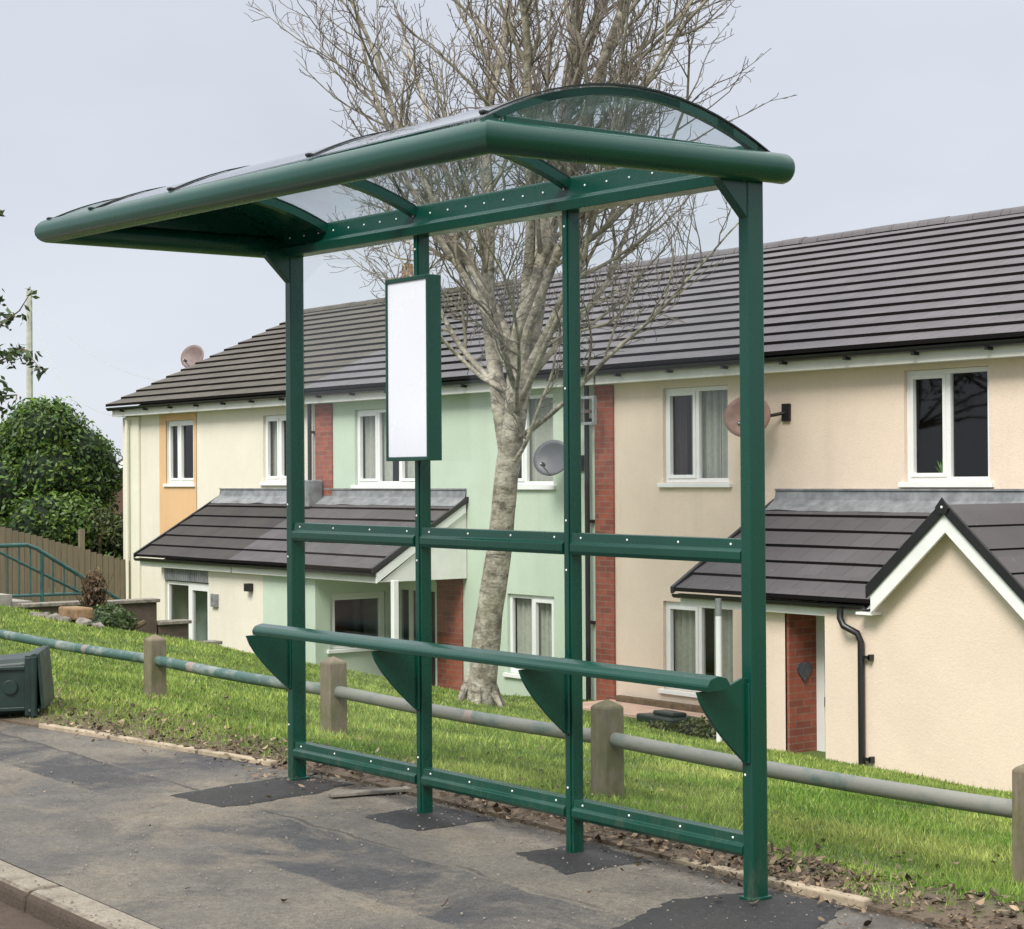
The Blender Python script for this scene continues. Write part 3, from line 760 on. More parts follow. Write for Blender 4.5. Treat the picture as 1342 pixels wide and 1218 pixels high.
MB().box(-18.62, -18.40, FY+.055, FY+.06, -1.3, -.2).build('side_light', M['window_glass'], h2)
b = MB(); b.box(-16.76, -16.68, PY+.02, PY+.10, -2.2, .06); b.build('porch_post', M['white_pvc'], h2, bevel=.006)

# ---- peach house
h3 = thing('terraced_house', (-8.9, FY, -1.5), 'peach rendered terrace house with small gabled porch extension and brick doorway', 'house', 'terraced houses below the bank')
W5 = (-12.81, -11.66, 1.36, 2.52); W6 = (-8.98, -7.86, 1.36, 2.55); W8 = (-12.83, -11.6, -1.17, -.09)
shell(h3, -13.85, -3.0, M['peach'], [W5, W6, W8])
window(h3, Yp(FY), *W5, style='curtain', sash=(0,), seed=6); window(h3, Yp(FY), *W6, style='none', sash=(0,), seed=7)
window(h3, Yp(FY), *W8, split=(.5,), style='part', sash=(0,), seed=8)
main_roof(h3, -13.85, -2.9, M['tile'])
# extension: brick-sided doorway and big front wall
b = MB()
b.poly([(-9.80, PY, -2.2), (-9.39, PY, -2.2), (-9.39, PY, .08), (-9.80, PY, .08)])
b.poly([(-9.80, FY, -2.2), (-9.80, PY, -2.2), (-9.80, PY, .08), (-9.80, FY, .9)])
GX, GY = -7.05, PY-.12
ZT = lambda u: 1.20-.87*u
b.poly([(-8.72, GY, -2.2), (-3.05, GY, -2.2), (-3.05, GY, .06), (GX+1.02, GY, .06), (GX+1.02, GY, ZT(1.02)-.22), (GX, GY, ZT(0)-.22), (GX-1.02, GY, ZT(1.02)-.22), (GX-1.02, GY, .06), (-8.72, GY, .06)])
b.poly([(-8.72, GY, -2.2), (-8.72, FY, -2.2), (-8.72, FY, .06), (-8.72, GY, .06)]); b.poly([(-3.05, GY, -2.2), (-3.05, FY, -2.2), (-3.05, FY, .9), (-3.05, GY, .06)])
b.build('extension_wall', M['peach'], h3, fix=False)
MB().box(-9.388, -9.35, PY+.02, 11.1, -2.2, .08).build('brick_reveal', M['brick'], h3)
b = MB(); b.box(-9.349, -9.24, 10.22, 10.28, -2.2, .02); b.box(-9.24, -8.73, 10.22, 10.28, -.12, .02); dfr = b.build('door_frame', M['door_white'], h3, bevel=.003)
dd = MB().box(-9.238, -8.74, 10.235, 10.27, -2.2, -.125).build('door', M['door_white'], h3, bevel=.003)
MB().box(-9.225, -9.19, 10.205, 10.2345, -.98, -.88).build('handle', M['black'], dd, bevel=.003)
b = MB(); hp = []
for i in range(24):
    t = 2*math.pi*i/24; hp.append((10.03+.0065*16*math.sin(t)**3*1.0, -.60+.0075*(13*math.cos(t)-5*math.cos(2*t)-2*math.cos(3*t)-math.cos(4*t))))
b.prism(hp, 'x', -9.3495, -9.33)
tag(b.build('heart_plaque', M['plaque']), 'small heart shaped plaque hanging on the brick doorway wall', 'plaque')
# gable: bargeboards, capping, little roof
b = MB()
for s in (-1, 1):
    b.prism([(GX, ZT(0)-.30), (GX+s*.92, ZT(.92)-.30), (GX+s*.92, ZT(.92)-.10), (GX, ZT(0)-.10)], 'y', GY-.16, GY-.125)
    b.box(min(GX+s*.92, GX+s*1.12), max(GX+s*.92, GX+s*1.12), GY-.15, GY-.001, .075, .10)
b.build('bargeboard', M['white_pvc'], h3)
b = MB()
for s in (-1, 1):
    b.prism([(GX, ZT(0)-.125), (GX+s*.96, ZT(.96)-.125), (GX+s*.96, ZT(.96)+.0), (GX, ZT(0)+.0)], 'y', GY-.19, GY-.161)
b.prism([(GX-.085, ZT(0)-.07), (GX-.05, ZT(0)-.13), (GX+.05, ZT(0)-.13), (GX+.085, ZT(0)-.07), (GX, ZT(0)+.03)], 'y', GY-.205, GY-.1905)
b.build('verge_cap', M['black'], h3, bevel=.006)
MB().ball((GX, GY-.207, ZT(0)-.065), .014, sc=(1, .5, 1)).build('screw', M['rivet'], h3, smooth=True)
b = MB(); ybk = lambda z: 9.63+(z-.185)/.945*1.578+.03
for s in (-1, 1):
    for i in range(4):
        a, c = i/4, (i+1)/4
        ua, uc = .965*(1-a), .965*(1-c); za, zc = ZT(ua)-.045, ZT(uc)-.045
        b.poly([(GX+s*ua, GY-.165, za+.022), (GX+s*uc, GY-.165, zc+.003), (GX+s*uc, ybk(zc), zc+.003), (GX+s*ua, ybk(za), za+.022)])
        b.poly([(GX+s*ua, GY-.165, za-.012), (GX+s*ua, ybk(za), za-.012), (GX+s*ua, ybk(za), za+.022), (GX+s*ua, GY-.165, za+.022)], 1)
b.build('gable_roof', [M['tile_porch'], M['gap']], h3, fix=False)
b = MB()
for s in (-1, 1): b.poly([(GX, GY-.13, ZT(0)-.20), (GX+s*1.0, GY-.13, ZT(1.0)-.20), (GX+s*1.0, GY+.05, ZT(1.0)-.20), (GX, GY+.05, ZT(0)-.20)])
b.build('gable_soffit', M['white_pvc'], h3, fix=False)

# lean-to roofs (each belongs to its house)
def lean(h, xa, xb, mat, verge_r=False, verge_l=False, n=6, gap=None, name='porch_roof'):
    y_0, z_0, y_1, z_1 = PY-.17, .185, FY-.002, 1.13
    b = MB()
    if gap:      # two pieces either side of the little gable, cut along the valleys
        gx, hwid = gap
        v = lambda a: hwid*(1-a)
        courses(b, lambda a: xa, lambda a: gx-v(a), y_0, z_0, y_1, z_1, n); courses(b, lambda a: gx+v(a), lambda a: xb, y_0, z_0, y_1, z_1, n)
    else: courses(b, lambda a: xa, lambda a: xb, y_0, z_0, y_1, z_1, n)
    rf = b.build(name, [mat, M['gap']], h, fix=False)
    b = MB(); k = 40
    for i in range(k):
        p, q = xa+(xb-xa)*i/k, xa+(xb-xa)*(i+1)/k
        j = lambda x: .02*noise.noise(Vector((x*2.3, 0, 0)))
        b.poly([(p, y_1-.20, z_1-.085+j(p)), (q, y_1-.20, z_1-.085+j(q)), (q, y_1-.03, z_1+.035+j(q)*.4), (p, y_1-.03, z_1+.035+j(p)*.4)])
        b.poly([(p, y_1-.03, z_1+.035+j(p)*.4), (q, y_1-.03, z_1+.035+j(q)*.4), (q, y_1-.012, z_1+.14), (p, y_1-.012, z_1+.14)])
    b.box(xa, xb, y_1-.03, y_1-.002, z_1+.14, z_1+.16)
    b.build('flashing', M['lead'], rf, fix=False)
    segs = [(xa+.02, xb-.02)] if not gap else [(xa+.02, gap[0]-gap[1]+.03), (gap[0]+gap[1]-.03, xb-.02)]
    for s0, s1 in segs:
        b = MB(); b.box(s0, s1, PY-.115, PY-.09, .02, .155); b.box(s0, s1, PY-.09, PY-.001, .03, .05)
        b.build('fascia', M['white_wood'], rf, bevel=.003); b = MB()
        pr = [(PY-.17+.05*math.cos(a), .155+.05*math.sin(a)) for a in [math.pi+math.pi*i/8 for i in range(9)]] + [(PY-.14, .14), (PY-.20, .14)]
        b.prism(pr, 'x', s0-.03 if not gap or s0 < gap[0] else s0+.12, s1+.03 if not gap or s1 > gap[0] else s1-.12); b.build('gutter', M['black'], rf, smooth=True)
    sl = (z_1-z_0)/(y_1-y_0)
    for on, x, sg in ((verge_r, xb, 1), (verge_l, xa, -1)):
        if not on: continue
        b = MB(); x2 = x+sg*.05
        b.hexa([(x, y_0-.03, z_0-.03), (x2, y_0-.03, z_0-.03), (x2, y_1, z_1-.03), (x, y_1, z_1-.03), (x, y_0-.03, z_0+.045), (x2, y_0-.03, z_0+.045), (x2, y_1, z_1+.045), (x, y_1, z_1+.045)])
        b.build('verge_cap', M['black'], rf, bevel=.004)
    return rf
lean(h1, -23.98, -20.9, M['tile_dark'], verge_l=True)
r2 = lean(h2, -20.9, -16.9, M['tile_porch'], verge_r=True)
b = MB(); b.prism([(PY-.13, .02), (PY-.13, .155), (FY-.04, 1.09), (FY-.04, .955)], 'x', -16.90, -16.868); b.build('bargeboard', M['white_pvc'], r2)
b = MB(); b.poly([(-16.90, PY-.05, .03), (-16.90, FY-.01, .03), (-16.90, FY-.01, .98)]); b.build('gable_infill', M['white_wood'], r2, fix=False)
b = MB(); b.poly([(XW, PY, .04), (-16.9, PY, .04), (-16.9, FY, .04), (XW, FY, .04)]); b.build('porch_ceiling', M['white_wood'], r2, fix=False)
b = MB(); b.box(-20.86, -20.62, FY-.32, FY-.05, 1.0, 1.42); b.build('lead_box', M['lead'], r2, bevel=.02)
lean(h3, -10.88, -3.0, M['tile_porch'], verge_l=True, gap=(GX, .96))
b = MB(); b.poly([(-9.39, PY, .045), (-8.72, PY, .045), (-8.72, FY, .045), (-9.39, FY, .045)]); b.poly([(-10.86, PY-.09, .05), (-9.80, PY-.09, .05), (-9.80, FY, .05), (-10.86, FY, .05)]); b.build('porch_ceiling', M['white_wood'], h3, fix=False)
b = MB(); b.tube([(-8.42, GY-.10, .12), (-8.42, GY-.10, .02), (-8.36, GY-.12, -.05), (-8.24, GY-.05, -.12), (-8.20, GY-.045, -.2), (-8.20, GY-.045, -2.0)], .034, 10)
for z in (-.35, -1.35): b.box(-8.20, -8.08, GY-.06, GY-.03, z-.016, z+.016); b.box(-8.10, -8.07, GY-.06, GY-.001, z-.03, z+.03)
b.build('downpipe', M['black'], h3, smooth=True)
# pot plant behind the big window
pp = thing('house_plant', (-8.62, FY+.16, 1.38), 'green leafy pot plant on the inner sill of the peach house upper window', 'plant')
b = MB()
for i in range(16):
    a = random.uniform(0, 6.3); hgt = random.uniform(.1, .3); x, y = -8.62, FY+.2
    b.poly([(x, y, 1.4), (x+.02+.06*math.cos(a), y+.04*math.sin(a), 1.4+hgt*.6), (x+.10*math.cos(a), y+.07*math.sin(a), 1.4+hgt), (x-.02+.05*math.cos(a), y+.04*math.sin(a), 1.4+hgt*.65)])
b.build('leaves', simple('plant_leaf', (.12, .28, .04), .5, .3, 20), pp, fix=False)
b = MB(); b.tube([(-8.62, FY+.2, 1.32), (-8.62, FY+.2, 1.43)], [.05, .065], 10); b.build('pot', M['sandstone'], pp)

# ---- satellite dishes
def dish(loc, aim, mat, label, r=.29, wall=None):
    t = thing('satellite_dish', loc, label, 'satellite dish', 'satellite dishes on the terrace')
    c = Vector(loc); a = Vector(aim).normalized(); s = a.cross(Vector((0, 0, 1))).normalized(); u = s.cross(a)
    b = MB(); n, k = 28, 5; b.v.append(tuple(c - a*.06))
    for i in range(1, k+1):
        q = i/k
        for j in range(n):
            th = 2*math.pi*j/n; b.v.append(tuple(c + s*(r*q*math.cos(th)) + u*(r*.9*q*math.sin(th)) - a*.06*(1-q*q)))
    for j in range(n): b.f.append((0, 1+j, 1+(j+1) % n)); b.m.append(0)
    for i in range(k-1):
        for j in range(n):
            j2 = (j+1) % n; b.f.append((1+i*n+j, 1+(i+1)*n+j, 1+(i+1)*n+j2, 1+i*n+j2)); b.m.append(0)
    o = b.build('reflector', mat, t, smooth=True); so = o.modifiers.new('thick', 'SOLIDIFY'); so.thickness = .012
    b = MB(); tip = c + a*.26 - u*r*.55; b.tube([c - u*r*.85 - a*.01, tip], .011, 6); b.build('arm', M['galv'], t, smooth=True)
    b = MB(); b.tube([tip - a*.03, tip - a*.09], [.03, .022], 8); b.build('receiver', M['black'], t, smooth=True)
    b = MB(); w = Vector(wall); b.tube([c - a*.07, c - a*.13, w], .02, 8); b.box(w.x-.06, w.x+.06, w.y-.03, w.y, w.z-.1, w.z+.1); b.build('bracket', M['black'], t)
dish((-14.56, 10.86, 1.69), (.42, -1, .30), M['dish_grey'], 'grey satellite dish on the mint green wall beside the brick strip', .27, (-14.36, FY-.002, 1.62))
dish((-10.97, 10.84, 2.12), (.5, -1, .3), M['dish_rust'], 'rusty pinkish satellite dish on the peach wall beside the upper window', .28, (-10.70, FY-.002, 2.16))
dish((-28.35, 13.0, 3.83), (.5, -1, .3), M['dish_brown'], 'brown satellite dish above the roof verge of the cream house', .27, (-27.62, 13.6, 3.45))
# aerial bracket and mast at the mint/peach joint
t = thing('aerial_mast', (-14.05, 10.95, 1.5), 'thin grey aerial mast on a square wall bracket beside the brick strip', 'aerial')
b = MB(); b.tube([(-14.22, 10.98, 1.2), (-14.22, 10.98, 3.35)], .018, 8); b.build('mast', M['galv'], t, smooth=True)
b = MB()
for z in (2.12, 2.45): b.box(-14.30, -13.82, 10.96, 11.0, z-.018, z+.018)
for x in (-14.1, -13.84): b.box(x-.018, x+.018, 10.955, 11.005, 2.12, 2.45)
b.box(-14.1, -14.06, 10.98, FY-.03, 2.26, 2.30)
b.build('wall_bracket', M['galv'], t)

# ------------------------------------------------------------------ garden things by the houses
b = MB(); b.box(-13.8, -10.9, 10.35, FY-.002, -1.75, -1.385); b.build('patio', M['pink_render']); tag(bpy.data.objects['patio'], kind='structure')
b = MB(); b.box(-13.6, -10.95, FY-.12, FY-.035, -1.3845, -1.31); tag(b.build('timber_kerb', M['twig_brown'], bevel=.008), 'brown timber board lying at the foot of the peach wall', 'board')
b = MB(); P8 = [(-12.2, 10.2), (-11.5, 10.12), (-11.35, 10.5), (-12.05, 10.6)]
b.prism(P8, 'z', -1.42, -1.33); b.prism([(-12.0, 10.28), (-11.62, 10.24), (-11.55, 10.42), (-11.95, 10.46)], 'z', -1.33, -1.28)
tag(b.build('plastic_lid', M['bin'], bevel=.02), 'dark green plastic lid lying on the ground below the peach window', 'lid')
t = thing('clothes_post', (-9.86, 9.3, -1.5), 'slim white post with grey top standing before the peach lower window', 'post')
MB().tube([(-9.86, 9.3, -1.7), (-9.86, 9.3, -.02)], .032, 10).build('pole', M['white_pvc'], t, smooth=True)
MB().tube([(-9.86, 9.3, -.02), (-9.86, 9.3, .16)], .034, 10).build('top', M['galv'], t, smooth=True)

def leaf_cloud(name, centers, n, size, mat, parent, cs=1.0, dark=.35, squash=.45, seed=3, shell_=(.72, 1.06), up=.35):
    """centers: (x,y,z,rx,ry,rz) lobes filled with small quads, denser near the surface"""
    rg = np.random.default_rng(seed); C = np.array(centers, float)
    vol = (C[:, 3]*C[:, 4]*C[:, 5])**(2/3); idx = rg.choice(len(C), n, p=vol/vol.sum())
    d = rg.normal(size=(n, 3)); d /= np.linalg.norm(d, axis=1)[:, None]
    rad = rg.uniform(shell_[0], shell_[1], n)*(1+.10*np.sin(d[:, 0]*7+idx)*np.cos(d[:, 2]*6+idx*2))
    p = C[idx, :3] + d*C[idx, 3:]*rad[:, None]
    nrm = d + rg.normal(size=(n, 3))*.7 + np.array([0, 0, up]); nrm /= np.linalg.norm(nrm, axis=1)[:, None]
    a = np.cross(nrm, rg.normal(size=(n, 3))); a /= np.linalg.norm(a, axis=1)[:, None]; b_ = np.cross(nrm, a)
    s = (size*rg.uniform(.6, 1.35, n))[:, None]
    q = np.stack([p-a*s, p+b_*s*squash, p+a*s+nrm*s*.15, p-b_*s*squash], 1).reshape(-1, 3)
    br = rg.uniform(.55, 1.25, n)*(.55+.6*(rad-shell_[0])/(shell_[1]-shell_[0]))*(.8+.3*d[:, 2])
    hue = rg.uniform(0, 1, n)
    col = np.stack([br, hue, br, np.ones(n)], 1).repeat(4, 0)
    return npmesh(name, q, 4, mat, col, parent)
def leaf_mat(name, c1, c2, rough=.45, trans=.3):
    m = NT(name); at = m.n('Attribute', _attribute_name='Col'); sp = m.n('SeparateColor'); m.l(at.outputs['Color'], sp.inputs[0])
    c = m.mix(sp.outputs[1], c1, c2); v = m.n('Vector'+'Math', _operation='SCALE'); m.l(c, v.inputs[0]); m.l(sp.outputs[0], v.inputs['Scale'])
    m.l(v.outputs[0], m.b.inputs['Base Color']); m.rough(rough); m.b.inputs['Specular IOR Level'].default_value = .35
    tl = m.n('BsdfTranslucent'); m.l(v.outputs[0], tl.inputs[0]); mx = m.n('MixShader', Fac=trans)
    m.l(m.b.outputs[0], mx.inputs[1]); m.l(tl.outputs[0], mx.inputs[2]); m.l(mx.outputs[0], m.out.inputs[0]); return m.mat
M['laurel'] = leaf_mat('laurel_leaf', (.028, .085, .018), (.15, .23, .035))
M['shrubleaf'] = leaf_mat('dull_shrub_leaf', (.055, .09, .025), (.12, .14, .04))
M['treeleaf'] = leaf_mat('tree_leaf', (.045, .09, .025), (.11, .15, .05))
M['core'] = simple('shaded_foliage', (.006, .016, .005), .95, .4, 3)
def bush(name, loc, lobes, n, size, mat, label, cat, core=.8, seed=3):
    t = thing(name, loc, label, cat)
    leaf_cloud('foliage', lobes, n, size, mat, t, seed=seed)
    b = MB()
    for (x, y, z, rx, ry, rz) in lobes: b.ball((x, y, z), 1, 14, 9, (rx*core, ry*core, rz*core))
    b.build('light_block_core', M['core'], t, smooth=True)  # added solid core to block light; its dark colour paints the inner shade
    b = MB()
    for i in range(5):
        a = i*1.3; b.tube([(loc[0]+.1*math.cos(a), loc[1]+.1*math.sin(a), loc[2]-.2), (lobes[0][0]+.5*math.cos(a), lobes[0][1]+.5*math.sin(a), lobes[0][2])], [.06, .03], 6)
    b.build('stems', M['twig_brown'], t)
    return t
lb = []
rr = random.Random(5)
for i in range(30):
    a = rr.uniform(0, 6.28); q = math.sqrt(rr.uniform(0, 1)); z = rr.uniform(-.4, 2.5); wd = max(.12, 1-(max(z, 0)/3.0)**1.5)
    lb.append((-30.25+1.8*q*wd*math.cos(a), 10.7+1.55*q*wd*math.sin(a), z, .75, .7, .7))
bush('laurel_bush', (-30.6, 9.8, -1.0), lb, 52000, .058, M['laurel'], 'large rounded dark green laurel bush behind the wooden fence', 'bush', .82)
lb = [(-28.5, 10.9, .45, .55, .6, .5), (-28.2, 11.35, .35, .4, .4, .45), (-28.6, 10.3, .1, .5, .5, .45), (-29.0, 10.6, .5, .5, .5, .5)]
bush('low_shrub', (-28.5, 10.9, -1.1), lb, 9000, .045, M['shrubleaf'], 'low dull olive shrub between laurel bush and cream house', 'shrub', .8, seed=8)
# garden shrubs under the peach window
lb = [(-11.0, 10.05, -1.42, .35, .2, .16), (-10.5, 9.95, -1.40, .3, .2, .2), (-11.5, 9.95, -1.45, .2, .15, .12)]
bush('ground_shrub', (-10.8, 10.0, -1.65), lb, 2600, .03, M['shrubleaf'], 'low garden shrub by the white post below the peach window', 'shrub', .75, seed=9)

# wooden close-board fence at the far left
wf = thing('wooden_fence', (-27.35, 9.0, -.8), 'grey brown closeboard wooden fence sloping down to the cream house', 'fence')
wm = NT('weathered_boards'); o = wm.xyz()
wm.col(wm.mix(.6, wm.mix(wm.noise(1.5, 5, .7, mapping=(1, 7, .4)), (.12, .10, .065), (.25, .205, .14)), wm.ramp(wm.noise(8, 5, .7, mapping=(3, 6, .3)), [(.3, .5), (.7, 1.0)]), 'MULTIPLY')); wm.rough(.9)
b = MB(); y = 2.0
while y < 11.1:
    zt = .64-(y-8.65)*.286 if y > 8.0 else .83+(8.0-y)*.06
    zt += random.uniform(-.012, .012); b.box(-27.37+random.uniform(0, .012), -27.35, y, y+.105, -1.6, zt); y += .115
b.build('boards', wm.mat, wf)
for y in (3., 5.4, 7.8, 10.2):
    MB().box(-27.47, -27.38, y, y+.09, -1.6, .55).build('post', wm.mat, wf)

# stepped brick wall beside the garden stair, and the stair
sw = thing('stepped_wall', (-20, 7.5, -1), 'stepped brown brick garden wall with flat copings beside the stair', 'wall')
steps = [(6.0, 7.0, -.245), (7.0, 8.02, -.26), (8.02, 8.52, -.59), (8.52, 9.02, -.92), (9.02, 9.52, -1.26)]
b = MB()
for ya, yb, zt in steps: b.box(-20.20, -20.02, ya, yb-.03, -2.2, zt-.05)
b.build('brickwork', M['brick_brown'], sw)
for ya, yb, zt in steps: MB().box(-20.24, -19.98, ya-.02, yb+.01, zt-.05, zt).build('coping', M['rubble'], sw, bevel=.008)
b = MB()
for i in range(14):
    y = 5.6+i*.29; b.box(-21.3, -20.20, y, y+.30, -2.4, -.12-i*.10)
tag(b.build('garden_stair', M['concrete']), 'concrete garden stair going down beside the stepped brick wall', 'stair')
hr = thing('handrail', (-21, 6, -.4), 'green painted tubular handrail with uprights beside the garden stair', 'handrail')
b = MB(); b.tube([(-21, 2.5, .50), (-21, 6.45, .525), (-21, 6.6, .47), (-21, 7.85, -.30)], .03, 10); b.tube([(-21, 7.85, -.3), (-21, 8.9, -.98)], .03, 10); b.build('top_rail', M['green_rail'], hr, smooth=True)
b = MB(); b.tube([(-21, 6.0, .46), (-21, 7.3, -.20)], .022, 8); b.build('middle_rail', M['green_rail'], hr, smooth=True)
b = MB(); b.tube([(-21, 2.5, -.16), (-21, 7.35, -.20)], .024, 8); b.build('bottom_rail', M['green_rail'], hr, smooth=True)
for i in range(30):
    y = 2.6+i*.17
    zt = .5 if y < 6.5 else .5-(y-6.5)*.60
    if zt < -.16: break
    MB().tube([(-21, y, -.17 if i % 6 else -.5), (-21, y, zt)], .012 if i % 6 else .028, 8).build('upright', M['green_rail'], hr, smooth=True)

# sandstone block and rubble, dead shrub
zb = bank(-16.2, 5.0)
b = MB(); b.box(-16.35, -15.85, 4.85, 5.08, zb+.06, zb+.20); o = b.build('sandstone_block', M['sandstone'], bevel=.025)
tag(o, 'long orange sandstone block lying on the grass bank', 'stone block')
rr = random.Random(4)
for i in range(22):
    x = rr.uniform(-16.6, -15.5); y = 4.72+rr.uniform(-.15, .3); r = rr.uniform(.04, .09)
    b = MB(); b.ball((x, y, bank(x, y)+r*.3), r, 7, 5, (rr.uniform(.8, 1.4), 1, .65))
    b.v = [tuple(Vector(v)+Vector((noise.noise(Vector(v)*9), noise.noise(Vector(v)*9+Vector((5, 0, 0))), noise.noise(Vector(v)*9+Vector((0, 7, 0)))))*r*.5) for v in b.v]
    tag(b.build('rubble_stone', M['rubble']), 'small rough stone in the rubble heap around the sandstone block', 'stone', 'rubble stones on the bank')
t = thing('dead_shrub', (-17.6, 5.9, bank(-17.6, 5.9)), 'withered brown shrub standing on the bank before the stepped wall', 'shrub')
b = MB(); rr = random.Random(9); zz = bank(-17.6, 5.9)
for i in range(60):
    a = rr.uniform(0, 6.28); q = rr.uniform(.02, .22); hh = rr.uniform(.3, .72)
    b.tube([(-17.6+q*.3*math.cos(a), 5.9+q*.3*math.sin(a), zz), (-17.6+q*.7*math.cos(a), 5.9+q*.7*math.sin(a), zz+hh*.6), (-17.6+q*1.3*math.cos(a+.3), 5.9+q*1.3*math.sin(a+.3), zz+hh)], [.012, .008, .004], 4)
b.build('stems', M['twig_brown'], t)
leaf_cloud('foliage', [(-17.6, 5.9, zz+.38, .16, .16, .3)], 1000, .03, leaf_mat('withered_leaf', (.10, .055, .03), (.20, .13, .07)), t, shell_=(.1, 1.1))
lb = [(-17.1, 5.8, bank(-17.1, 5.8)+.05, .42, .35, .22), (-16.7, 5.5, bank(-16.7, 5.5)+.0, .4, .3, .16)]
bush('bramble_clump', (-17.0, 5.7, bank(-17, 5.7)), lb, 3600, .035, M['treeleaf'], 'low green bramble clump beside the sandstone block', 'shrub', .7, seed=12)

# ------------------------------------------------------------------ wheelie bin lying on its side
bn = thing('wheelie_bin', (-5.9, -.3, z0(-5.9)), 'dark green wheelie bin lying on its side on the pavement edge', 'bin')
# local frame: axis from bin foot to rim, lying almost square to the street view
ax = Vector((.5, .866, 0)).normalized(); sd = Vector((-.866, .5, 0)); upv = Vector((0, 0, 1))
rimc = Vector((-5.59, -.05, z0(-5.6)+.225))
def BP(a, s, z): return tuple(rimc + ax*a + sd*s + upv*(z*.80-.035+a*.03))
b = MB(); n = 0
secs = [(-.92, .17, .155), (-.3, .215, .185), (-.06, .225, .192), (0, .225, .192)]
for a, w, hh in secs:
    c = .035
    ring = [(-w+c, -hh), (w-c, -hh), (w, -hh+c), (w, hh-c), (w-c, hh), (-w+c, hh), (-w, hh-c), (-w, -hh+c)]
    b.v += [BP(a, s, z-(.192-hh)) for s, z in ring]
for i in range(len(secs)-1):
    for j in range(8):
        j2 = (j+1) % 8; b.f.append((i*8+j, i*8+j2, i*8+8+j2, i*8+8+j)); b.m.append(0)
b.f.append(tuple(range(8))); b.m.append(0)
o = b.build('body', M['bin'], bn, smooth=False, bevel=.012); so = o.modifiers.new('thick', 'SOLIDIFY'); so.thickness = .006
b = MB()
rim_o = [(-.25, -.205), (.25, -.205), (.25, .205), (-.25, .205)]
for (s0, z0_), (s1, z1_) in zip(rim_o, rim_o[1:]+rim_o[:1]): b.tube([BP(.0, s0, z0_), BP(.0, s1, z1_)], .020, 8)
b.hexa([BP(-.05, -.245, -.2), BP(.0, -.245, -.2), BP(.0, -.225, -.2), BP(-.05, -.225, -.2), BP(-.05, -.245, .2), BP(.0, -.245, .2), BP(.0, -.225, .2), BP(-.05, -.225, .2)])
b.hexa([BP(-.05, -.24, .195), BP(.0, -.24, .195), BP(.0, .24, .195), BP(-.05, .24, .195), BP(-.05, -.24, .215), BP(.0, -.24, .215), BP(.0, .24, .215), BP(-.05, .24, .215)])
b.build('rim', M['bin'], bn, bevel=.004)
b = MB()   # long side ribs, recessed grip and hinge lug
for z in (.13, -.15): b.hexa([BP(-.80, -.214, z-.012), BP(-.05, -.240, z-.012), BP(-.05, -.21, z-.012), BP(-.80, -.18, z-.012), BP(-.80, -.214, z+.012), BP(-.05, -.240, z+.012), BP(-.05, -.21, z+.012), BP(-.80, -.18, z+.012)])
b.tube([BP(-.13, -.215, .0), BP(-.13, -.236, .0)], .040, 16)
b.tube([BP(-.03, -.235, -.17), BP(.03, -.235, -.17)], .018, 8)
b.build('side_ribs', M['bin'], bn, bevel=.003)
b = MB()   # lid swung open, hanging off the rim towards the kerb side
b.hexa([BP(.012, -.25, .225), BP(.030, -.25, .235), BP(.030, .25, .235), BP(.012, .25, .225), BP(.04, -.26, -.17), BP(.058, -.26, -.16), BP(.058, .26, -.16), BP(.04, .26, -.17)])
b.build('lid', M['bin'], bn, bevel=.008)
for s in (-.16, .16):
    b = MB(); b.tube([BP(-.86, s-.03, .14), BP(-.86, s+.03, .14)], .09, 18); b.build('wheel', M['rubber'], bn, bevel=.006)

# ------------------------------------------------------------------ trees
bark = NT('birch_bark'); o = bark.xyz()
c = bark.mix(bark.ramp(bark.noise(5, 6, .7, mapping=(1, 1, 1.2)), [(.36, 0.0), (.58, 1.0)]), (.20, .175, .13), (.50, .46, .38))
c = bark.mix(.75, c, bark.ramp(bark.noise(13, 6, .75, mapping=(.9, .9, 1.2)), [(.38, .35), (.56, 1.0)]), 'MULTIPLY')
c = bark.mix(bark.ramp(bark.noise(4.5, 6, .75, mapping=(.9, .9, 1.3)), [(.54, 0.0), (.62, .75)]), c, (.065, .056, .042))
c = bark.mix(bark.ramp(bark.noise(2.2, 5, .7), [(.52, 0.0), (.7, .55)]), c, (.17, .17, .08))
ring = bark.ramp(bark.noise(9, 4, .6, mapping=(.35, .35, 2.6), dist=.6), [(.60, 0.0), (.66, .6)])
c = bark.mix(ring, c, (.06, .05, .038))
bark.col(c); bark.rough(.9); bark.bump(bark.noise(14, 6, .7, mapping=(.8, .8, 1.4)), .7, .03)
limbm = simple('limb_bark', (.21, .19, .145), .9, .45, 6, bump=.5, bscale=25)
twigm = simple('twig_bark', (.15, .125, .105), .9, .35, 5)

